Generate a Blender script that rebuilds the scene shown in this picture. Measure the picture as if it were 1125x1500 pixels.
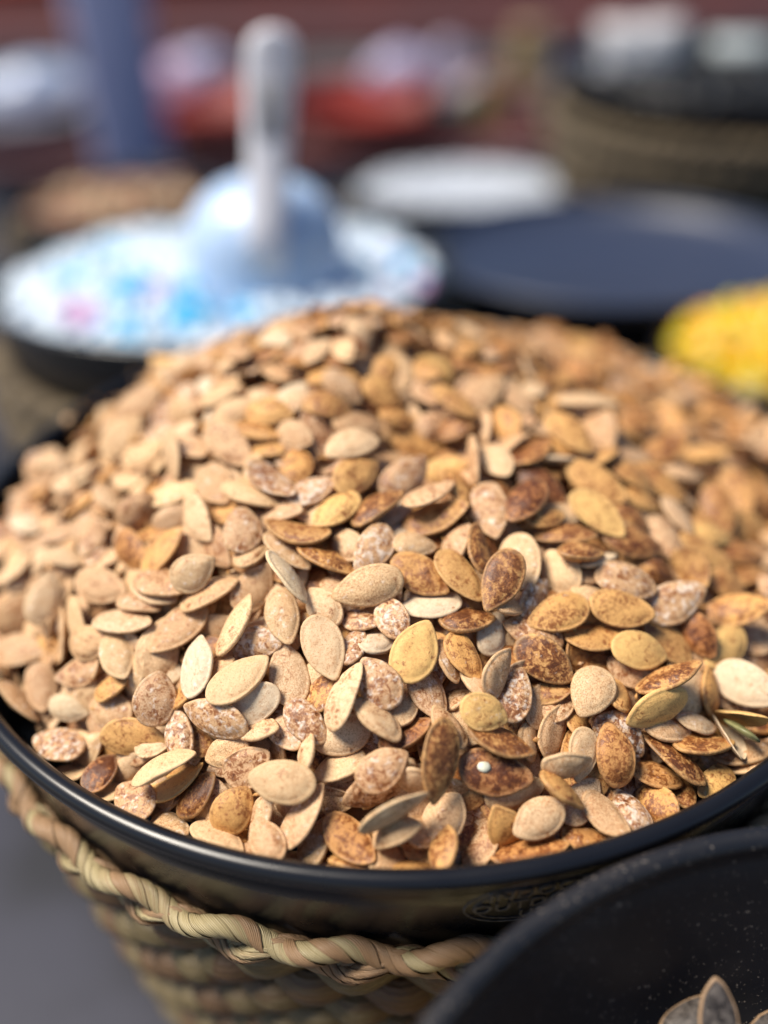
import bpy, bmesh, math, random
import numpy as np
from mathutils import Vector, Matrix, Quaternion, noise

# ------------------------------------------------------------------ camera, world, sun, exposure
scene = bpy.context.scene
for o in list(bpy.data.objects):
    bpy.data.objects.remove(o)
COL = scene.collection
R_BOWL = 0.18
CENTRE = Vector((0.0081, 0.3456, 0.0))
CAM = Vector((0.0, 0.0, 1.325 * R_BOWL))
pitch, roll = math.radians(34.9), math.radians(-1.8)
fwd = Vector((0, math.cos(pitch), -math.sin(pitch)))
right0 = Vector((1, 0, 0)); up0 = right0.cross(fwd)
right = right0 * math.cos(roll) + up0 * math.sin(roll)
up = up0 * math.cos(roll) - right0 * math.sin(roll)
cd = bpy.data.cameras.new('camera'); cam = bpy.data.objects.new('camera', cd); COL.objects.link(cam)
cam.matrix_world = Matrix(((right.x, up.x, -fwd.x, CAM.x), (right.y, up.y, -fwd.y, CAM.y), (right.z, up.z, -fwd.z, CAM.z), (0, 0, 0, 1)))
cd.sensor_fit = 'HORIZONTAL'; cd.sensor_width = 36; cd.lens = 18 / math.tan(math.radians(21))
cd.clip_start = 0.01; cd.clip_end = 200
cd.dof.use_dof = True; cd.dof.focus_distance = 0.301; cd.dof.aperture_fstop = 2.5
scene.camera = cam
world = bpy.data.worlds.new('World'); scene.world = world; world.use_nodes = True
SUN_EL, SUN_AZ = math.radians(60), math.radians(-88)      # azimuth measured from +Y (away from the camera) towards +X
wn = world.node_tree; wn.nodes.clear()
sky = wn.nodes.new('ShaderNodeTexSky'); sky.sky_type = 'NISHITA'; sky.sun_disc = False
sky.sun_elevation = SUN_EL; sky.sun_rotation = SUN_AZ; sky.air_density = 1.0; sky.dust_density = 0.4; sky.ozone_density = 3.0
bg = wn.nodes.new('ShaderNodeBackground'); bg.inputs['Strength'].default_value = 0.05
wo = wn.nodes.new('ShaderNodeOutputWorld')
wn.links.new(sky.outputs[0], bg.inputs[0]); wn.links.new(bg.outputs[0], wo.inputs[0])
sd = bpy.data.lights.new('sun', 'SUN'); sd.energy = 3.5; sd.angle = math.radians(24); sd.color = (1.0, 0.91, 0.79)
so = bpy.data.objects.new('sun', sd); COL.objects.link(so)
sdir = Vector((math.sin(SUN_AZ) * math.cos(SUN_EL), math.cos(SUN_AZ) * math.cos(SUN_EL), math.sin(SUN_EL)))
so.rotation_mode = 'QUATERNION'; so.rotation_quaternion = sdir.to_track_quat('Z', 'Y')
scene.view_settings.view_transform = 'Standard'; scene.view_settings.look = 'None'
scene.view_settings.exposure = 0.92; scene.view_settings.gamma = 1.0
scene.render.engine = 'CYCLES'
scene.cycles.use_denoising = True
try:
    scene.cycles.denoiser = 'OPENIMAGEDENOISE'
    scene.cycles.denoising_input_passes = 'RGB_ALBEDO_NORMAL'
except Exception:
    pass
scene.cycles.max_bounces = 6; scene.cycles.caustics_reflective = False; scene.cycles.caustics_refractive = False
PI = math.pi

# ------------------------------------------------------------------ helpers
def tag(o, label=None, cat=None, group=None, kind=None):
    if label: o['label'] = label
    if cat: o['category'] = cat
    if group: o['group'] = group
    if kind: o['kind'] = kind
    return o
def empty(name, loc=(0, 0, 0), rotz=0):
    o = bpy.data.objects.new(name, None); COL.objects.link(o); o.location = loc; o.rotation_euler = (0, 0, rotz)
    o.empty_display_size = 0.02
    return o
def link(name, me, parent=None, mat=None):
    if mat and not me.materials: me.materials.append(mat)
    o = bpy.data.objects.new(name, me); COL.objects.link(o)
    if parent: o.parent = parent
    return o
def mesh(name, V, F, mat=None, smooth=True):
    me = bpy.data.meshes.new(name); me.from_pydata([tuple(v) for v in V], [], F); me.update()
    if smooth: me.shade_smooth()
    if mat: me.materials.append(mat)
    return me
def lathe(profile, n=96):
    V = []; F = []; m = len(profile)
    for k in range(n):
        a = 2 * PI * k / n; c, s = math.cos(a), math.sin(a)
        for r, z in profile: V.append((r * c, r * s, z))
    for k in range(n):
        k2 = (k + 1) % n
        for j in range(m - 1):
            F.append((k * m + j, k2 * m + j, k2 * m + j + 1, k * m + j + 1))
    return V, F
def tube(path, radius, n=8, closed=False, flat=1.0, nref=None):
    """tube along path; radius number or list; flat squashes it along the second axis"""
    V = []; F = []; m = len(path)
    P = [Vector(p) for p in path]
    for i in range(m):
        a = P[(i - 1) % m] if (closed or i > 0) else P[i]
        b = P[(i + 1) % m] if (closed or i < m - 1) else P[i]
        t = (b - a).normalized()
        ref = nref[i] if nref else (Vector((0, 0, 1)) if abs(t.z) < 0.9 else Vector((1, 0, 0)))
        s = t.cross(ref).normalized(); w = s.cross(t)
        r = radius[i] if isinstance(radius, (list, tuple)) else radius
        for k in range(n):
            q = 2 * PI * k / n
            V.append(P[i] + s * (math.cos(q) * r) + w * (math.sin(q) * r * flat))
    for i in range(m if closed else m - 1):
        j = (i + 1) % m
        for k in range(n):
            k2 = (k + 1) % n
            F.append((i * n + k, j * n + k, j * n + k2, i * n + k2))
    if not closed:
        F.append(tuple(range(n - 1, -1, -1))); F.append(tuple((m - 1) * n + k for k in range(n)))
    return V, F
def join(parts):
    V = []; F = []
    for v, f in parts:
        o = len(V); V += list(v); F += [tuple(i + o for i in q) for q in f]
    return V, F
def box(cx, cy, cz, sx, sy, sz, bev=0.0):
    bm = bmesh.new(); bmesh.ops.create_cube(bm, size=1)
    for v in bm.verts: v.co = Vector((cx + v.co.x * sx, cy + v.co.y * sy, cz + v.co.z * sz))
    if bev: bmesh.ops.bevel(bm, geom=bm.edges[:], offset=bev, segments=2, profile=0.5, affect='EDGES')
    V = [v.co.copy() for v in bm.verts]; F = [tuple(v.index for v in f.verts) for f in bm.faces]
    bm.verts.ensure_lookup_table(); bm.free()
    return V, F

# ------------------------------------------------------------------ materials
class NT:
    def __init__(s, name):
        s.m = bpy.data.materials.new(name); s.m.use_nodes = True; s.t = s.m.node_tree; s.n = s.t.nodes
        s.b = s.n['Principled BSDF']
    def new(s, t, **kw):
        x = s.n.new(t)
        for k, v in kw.items(): setattr(x, k, v)
        return x
    def put(s, sock, v):
        if isinstance(v, bpy.types.NodeSocket): s.t.links.new(v, sock)
        elif v is not None: sock.default_value = v
    def noise(s, vec, scale, detail=4, rough=0.55, dist=0.0):
        x = s.new('ShaderNodeTexNoise'); s.put(x.inputs['Vector'], vec)
        x.inputs['Scale'].default_value = scale; x.inputs['Detail'].default_value = detail
        x.inputs['Roughness'].default_value = rough; x.inputs['Distortion'].default_value = dist
        return x.outputs['Fac']
    def ramp(s, f, a, b):
        x = s.new('ShaderNodeMapRange', interpolation_type='SMOOTHSTEP'); s.put(x.inputs['Value'], f)
        s.put(x.inputs['From Min'], a); s.put(x.inputs['From Max'], b)
        return x.outputs['Result']
    def math(s, op, a, b=None, c=None, clamp=False):
        x = s.new('ShaderNodeMath', operation=op, use_clamp=clamp); s.put(x.inputs[0], a)
        if b is not None: s.put(x.inputs[1], b)
        if c is not None: s.put(x.inputs[2], c)
        return x.outputs[0]
    def mix(s, f, a, b, mode='MIX'):
        x = s.new('ShaderNodeMix', data_type='RGBA', blend_type=mode); s.put(x.inputs['Factor'], f)
        s.put(x.inputs['A'], a if isinstance(a, bpy.types.NodeSocket) else (*a, 1)); s.put(x.inputs['B'], b if isinstance(b, bpy.types.NodeSocket) else (*b, 1))
        return x.outputs['Result']
    def attr(s, name):
        x = s.new('ShaderNodeAttribute'); x.attribute_name = name; return x
    def obj(s): return s.new('ShaderNodeTexCoord').outputs['Object']
    def bump(s, h, strength, dist):
        x = s.new('ShaderNodeBump'); s.put(x.inputs['Height'], h); x.inputs['Strength'].default_value = strength
        x.inputs['Distance'].default_value = dist; s.t.links.new(x.outputs[0], s.b.inputs['Normal'])
    def done(s, col=None, rough=None, spec=None):
        if col is not None: s.put(s.b.inputs['Base Color'], col if isinstance(col, bpy.types.NodeSocket) else (*col, 1))
        if rough is not None: s.put(s.b.inputs['Roughness'], rough)
        if spec is not None: s.put(s.b.inputs['Specular IOR Level'], spec)
        return s.m

def seed_material():
    t = NT('roasted_seed_shell')
    v = t.attr('local').outputs['Vector']; tone = t.attr('tone').outputs['Color']
    par = t.attr('finish'); sp = t.new('ShaderNodeSeparateColor'); t.put(sp.inputs[0], par.outputs['Color'])
    toast, salt, speck = sp.outputs[0], sp.outputs[1], sp.outputs[2]
    edge = t.attr('margin').outputs['Fac']
    n_big = t.noise(v, 0.22, 3, 0.55, 0.6); n_mid = t.noise(v, 0.75, 5, 0.68, 0.8); n_fine = t.noise(v, 2.4, 3, 0.6); n_fib = t.noise(v, 6.0, 2, 0.6)
    col = tone
    col = t.mix(t.math('MULTIPLY', t.ramp(n_mid, 0.38, 0.62), 0.45), col, t.mix(0.45, col, (0.40, 0.17, 0.06)))
    # darker rubbed-in spice, in patches and freckles
    comb = t.math('ADD', t.math('MULTIPLY', n_big, 0.45), t.math('MULTIPLY', n_mid, 0.62))
    thr = t.math('MULTIPLY_ADD', toast, -0.30, 0.73)
    halo = t.ramp(comb, t.math('SUBTRACT', thr, 0.10), t.math('ADD', thr, 0.03))
    col = t.mix(t.math('MULTIPLY', halo, 0.30), col, (0.48, 0.22, 0.075))
    patch = t.ramp(comb, thr, t.math('ADD', thr, 0.09))
    col = t.mix(t.math('MULTIPLY', patch, 0.88), col, (0.22, 0.068, 0.017))
    thr2 = t.math('MULTIPLY_ADD', toast, -0.50, 0.98)
    patch2 = t.ramp(comb, thr2, t.math('ADD', thr2, 0.10))
    col = t.mix(t.math('MULTIPLY', patch2, 0.8), col, (0.055, 0.014, 0.007))
    thr3 = t.math('MULTIPLY_ADD', speck, -0.22, 0.76)
    fre = t.ramp(n_fine, thr3, t.math('ADD', thr3, 0.07))
    col = t.mix(t.math('MULTIPLY', fre, 0.60), col, (0.30, 0.12, 0.035))
    pin = t.ramp(t.noise(v, 3.4, 2, 0.5), 0.71, 0.75)
    col = t.mix(t.math('MULTIPLY', pin, 0.7), col, (0.07, 0.025, 0.012))
    # salt crust
    n_salt = t.noise(v, 0.5, 6, 0.62, 0.3)
    thr4 = t.math('MULTIPLY_ADD', salt, -0.34, 0.74)
    cr = t.ramp(n_salt, thr4, t.math('ADD', thr4, 0.17))
    col = t.mix(t.math('MULTIPLY', cr, 0.72), col, (0.84, 0.74, 0.63))
    # cleaner pale margin ridge
    ed = t.math('MULTIPLY', t.ramp(edge, 0.82, 0.95), 0.30)
    col = t.mix(ed, col, t.mix(0.5, tone, (0.66, 0.45, 0.22)))
    h = t.math('ADD', t.math('MULTIPLY', n_mid, 0.9), t.math('ADD', t.math('MULTIPLY', n_fine, 0.35), t.math('ADD', t.math('MULTIPLY', n_fib, 0.12), t.math('MULTIPLY', cr, 0.25))))
    t.bump(h, 0.55, 0.00045)
    rough = t.math('SUBTRACT', 0.62, t.math('MULTIPLY', patch, 0.24))
    t.b.inputs['Subsurface Weight'].default_value = 0.0
    return t.done(col, rough, 0.45)
M_SEED = seed_material()

def simple(name, col, rough=0.6, col2=None, scale=20, bump=0.0, bd=0.001, spec=0.5):
    t = NT(name); v = t.obj(); n = t.noise(v, scale, 4)
    c = t.mix(t.ramp(n, 0.35, 0.65), col, col2 or tuple(x * 0.7 for x in col))
    if bump: t.bump(n, bump, bd)
    return t.done(c, rough, spec)
def black_plastic(name, dusty, base=(0.006, 0.0065, 0.009), rough=0.28):
    t = NT(name); v = t.obj(); n = t.noise(v, 35, 4)
    sp = t.noise(v, 1100, 1, 0.5); cl = t.noise(v, 22, 4)
    th = t.math('MULTIPLY_ADD', cl, -0.26 * dusty, 0.80 + 0.06 * (1 - dusty))
    d = t.ramp(sp, th, t.math('ADD', th, 0.06))
    sp2 = t.noise(v, 240, 2, 0.5); d2 = t.ramp(sp2, 0.80, 0.85)
    film = t.math('MULTIPLY', t.ramp(cl, 0.4, 0.75), 0.035 * dusty)
    dd = t.math('MAXIMUM', t.math('MAXIMUM', t.math('MULTIPLY', d, 0.5), t.math('MULTIPLY', d2, 0.40)), film)
    c = t.mix(dd, base, (0.42, 0.36, 0.30))
    t.bump(t.math('ADD', t.math('MULTIPLY', n, 0.25), dd), 0.12, 0.0006)
    return t.done(c, t.math('ADD', t.math('MULTIPLY', n, 0.16), rough), 0.5)
M_BLACK = black_plastic('glossy_black_plastic', 0.15, rough=0.20)
M_BLACK_DUSTY = black_plastic('dusty_black_plastic', 0.9, base=(0.005, 0.006, 0.010), rough=0.40)

def straw(name, col, col2, col3):
    t = NT(name); a = t.attr('fibre').outputs['Vector']
    sx = t.new('ShaderNodeSeparateXYZ'); t.put(sx.inputs[0], a)
    # x along the strip (m), y across (0..1), z random per strip
    mp = t.new('ShaderNodeCombineXYZ'); t.put(mp.inputs[0], t.math('MULTIPLY', sx.outputs[0], 60)); t.put(mp.inputs[1], t.math('MULTIPLY', sx.outputs[1], 14)); t.put(mp.inputs[2], t.math('MULTIPLY', sx.outputs[2], 37))
    n = t.noise(mp.outputs[0], 1.0, 3, 0.6)
    wv = t.noise(mp.outputs[0], 0.35, 2, 0.5)
    c = t.mix(t.ramp(n, 0.3, 0.7), col, col2)
    pk = t.ramp(t.math('ADD', t.math('MULTIPLY', sx.outputs[2], 0.7), t.math('MULTIPLY', wv, 0.4)), 0.52, 0.72)
    c = t.mix(t.math('MULTIPLY', pk, 0.75), c, col3)
    ln = t.new('ShaderNodeMath', operation='SINE'); t.put(ln.inputs[0], t.math('MULTIPLY', sx.outputs[1], 56.0))
    g = t.math('MULTIPLY_ADD', ln.outputs[0], 0.5, 0.5)
    c = t.mix(t.math('MULTIPLY', t.ramp(g, 0.35, 0.0), 0.45), c, (0.13, 0.09, 0.04))
    t.bump(t.math('ADD', t.math('MULTIPLY', g, 0.5), n), 0.6, 0.0005)
    return t.done(c, 0.5, 0.4)
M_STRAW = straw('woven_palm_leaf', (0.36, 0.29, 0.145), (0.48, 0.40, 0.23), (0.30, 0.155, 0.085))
M_STRAW_DIM = straw('shaded_palm_leaf', (0.15, 0.115, 0.055), (0.21, 0.165, 0.09), (0.12, 0.06, 0.035))  # dimmed copy of the palm leaf: shade below the braid is in its colour
M_STRAW_DARK = simple('weathered_woven_straw', (0.16, 0.12, 0.07), 0.75, (0.08, 0.06, 0.038), 60, 0.6, 0.002)

# ------------------------------------------------------------------ the setting
def plane(name, x0, x1, y0, y1, z, mat):
    me = mesh(name, [(x0, y0, z), (x1, y0, z), (x1, y1, z), (x0, y1, z)], [(0, 1, 2, 3)], mat, False)
    return tag(link(name, me), kind='structure')
TABLE_Z = -0.29
M_GROUND = simple('worn_paving', (0.20, 0.19, 0.19), 0.8, (0.14, 0.135, 0.14), 3, 0.3, 0.01)
plane('ground', -40, 40, -40, 40, -1.05, M_GROUND)
def table_cloth_mat():
    t = NT('slate_blue_vinyl_table_cover'); v = t.obj()
    n = t.noise(v, 5, 4); m = t.noise(v, 90, 3)
    c = t.mix(t.ramp(n, 0.40, 0.60), (0.010, 0.011, 0.017), (0.030, 0.032, 0.050))
    t.bump(m, 0.25, 0.001)
    return t.done(c, 0.55, 0.4)
M_TABLE = table_cloth_mat()
tb = empty('market_table', (0, 0.7, -1.05))
tag(tb, 'long slate-blue covered market table carrying every black bowl and basket', 'table')
V, F = box(0, 0, TABLE_Z + 1.05 - 0.02, 3.2, 2.2, 0.04, 0.006)
link('table_top', mesh('table_top', V, F, M_TABLE, False), tb)
M_LEG = simple('grey_painted_steel', (0.20, 0.21, 0.24), 0.45)
lm = None
for sx in (-1.45, 1.45):
    for sy in (-0.9, 0.9):
        V, F = box(0, 0, 0.36, 0.05, 0.05, 0.72, 0.004)
        if lm is None: lm = mesh('table_leg', V, F, M_LEG, False)
        o = link('leg', lm, tb); o.location = (sx, sy, 0)

# ------------------------------------------------------------------ seeds
TONES = 'ctsgybodw'
TONE = {  # base colour, toast, salt, speck
 'c': ((0.72, 0.505, 0.29), 0.42, 0.42, 1.0), 't': ((0.65, 0.43, 0.24), 0.54, 0.42, 1.1),
 's': ((0.66, 0.43, 0.245), 0.72, 0.66, 1.0), 'g': ((0.67, 0.37, 0.12), 0.70, 0.22, 0.9),
 'y': ((0.76, 0.465, 0.155), 0.52, 0.3, 0.8), 'b': ((0.60, 0.33, 0.11), 0.88, 0.28, 1.0),
 'o': ((0.58, 0.285, 0.09), 0.82, 0.28, 0.8), 'd': ((0.42, 0.18, 0.06), 0.98, 0.14, 0.7),
 'w': ((0.72, 0.57, 0.38), 0.34, 0.5, 0.8)}
def seed_geo(L, W, T, rs, seg=28, hi=True):
    """pumpkin seed in its shell: domed on both faces with a raised margin and a pointed tip at +x"""
    rings = [(0.0, 1.0), (0.28, 0.98), (0.50, 0.88), (0.66, 0.72), (0.77, 0.52), (0.845, 0.36), (0.89, 0.34), (0.94, 0.40), (0.98, 0.24), (1.0, 0.10)] if hi else [(0, 1.0), (0.5, 0.88), (0.78, 0.5), (0.9, 0.34), (0.97, 0.36), (1.0, 0.1)]
    plump = rs.uniform(0.85, 1.1); bendx = rs.uniform(-1, 1) * (0.0026 if rs.random() < 0.25 else 0.0010); bendy = rs.uniform(-1, 1) * 0.0006; twist = rs.uniform(-0.12, 0.12)
    tipk = rs.uniform(0.02, 0.10); skew = rs.uniform(-0.05, 0.05); pk = rs.uniform(0.06, 0.32); eg = rs.uniform(0.05, 0.17); rdg = rs.uniform(0.0, 1.0) ** 1.3; rnd_ = rs.random()
    off = Vector((rs.uniform(-90, 90), rs.uniform(-90, 90), rs.uniform(-90, 90)))
    amp = rs.uniform(0.12, 0.42) * 0.001
    V = []; E = []
    for side in (1, -1):
        for k, (s, h) in enumerate(rings):
            if k == 0: angs = [0]
            else: angs = [2 * PI * i / seg for i in range(seg)]
            if side == -1 and s == 1.0: continue
            for a in angs:
                c, sn = math.cos(a), math.sin(a); cp = max(0, c)
                x = L / 2 * (c * (1 - tipk * 0.5) + tipk * cp ** 10) * s
                y = W / 2 * sn * (1 - eg * c) * (1 - pk * cp ** 3 + 0.0) * s + skew * W * (c * c - 0.5) * s
                hh = h
                if 0.85 < s < 0.985: hh = h * (0.70 + 0.30 * rdg) if s > 0.9 else h * (1.12 - 0.12 * rdg)
                elif 0.4 < s < 0.84: hh = h * (1 + 0.13 * rnd_)
                z = side * T / 2 * hh * (plump if s < 0.8 else 1.0) * (1 - 0.25 * cp ** 2 * s)
                if s == 1.0: z = 0
                p = Vector((x, y, z))
                n1 = noise.noise(p * 330 + off); n2 = noise.noise(p * 130 + off * 1.7)
                wgt = (1 - s ** 4) + 0.15
                z += side * (n1 * 0.8 + n2 * 1.1) * amp * wgt
                x += noise.noise(Vector((c, sn, 0)) * 1.4 + off) * 0.00035 * s; y += noise.noise(Vector((c, sn, 4)) * 1.6 + off) * 0.00035 * s
                z += bendx * ((x / (L / 2)) ** 2 - 0.4) + bendy * ((y / (W / 2)) ** 2) + noise.noise(Vector((c * 1.3, sn * 1.3, 9)) + off) * 0.0005 * s ** 2
                z += twist * y * x / L
                V.append((x, y, z)); E.append(s)
    nr = len(rings); F = []
    top = lambda k, i: 0 if k == 0 else 1 + (k - 1) * seg + i % seg
    nb = 1 + (nr - 1) * seg
    bot = lambda k, i: nb if k == 0 else (top(nr - 1, i) if k == nr - 1 else nb + 1 + (k - 1) * seg + i % seg)
    for i in range(seg):
        F.append((top(0, 0), top(1, i), top(1, i + 1))); F.append((bot(0, 0), bot(1, i + 1), bot(1, i)))
        for k in range(1, nr - 1):
            F.append((top(k, i), top(k + 1, i), top(k + 1, i + 1), top(k, i + 1)))
            F.append((bot(k, i), bot(k, i + 1), bot(k + 1, i + 1), bot(k + 1, i)))
    return V, F, E, off
def set_attrs(me, loc, tone, fin, mar):
    n = len(me.vertices)
    a = me.attributes.new('local', 'FLOAT_VECTOR', 'POINT'); a.data.foreach_set('vector', np.asarray(loc, np.float32).ravel())
    a = me.attributes.new('tone', 'FLOAT_COLOR', 'POINT'); a.data.foreach_set('color', np.asarray(tone, np.float32).ravel())
    a = me.attributes.new('finish', 'FLOAT_COLOR', 'POINT'); a.data.foreach_set('color', np.asarray(fin, np.float32).ravel())
    a = me.attributes.new('margin', 'FLOAT', 'POINT'); a.data.foreach_set('value', np.asarray(mar, np.float32))
def seed_arrays(L, W, T, code, rs, seg, hi, coarse_cache=None):
    V, F, E, off = seed_geo(L, W, T, rs, seg, hi)
    V = np.array(V); base, toast, salt, speck = TONE[code]
    j = rs.uniform(0.86, 1.12); h = rs.uniform(-0.05, 0.05)
    tone = (base[0] * j, base[1] * j * (1 + h * 0.6), base[2] * j * (1 + h * 2.0), 1)
    fin = (toast + rs.uniform(-0.12, 0.12), max(0, salt + rs.uniform(-0.18, 0.18)), speck + rs.uniform(-0.2, 0.2), 1)
    loc = V * 1000 + np.array(off)
    n = len(V)
    return V, F, loc, np.tile(tone, (n, 1)), np.tile(fin, (n, 1)), np.array(E)
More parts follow.
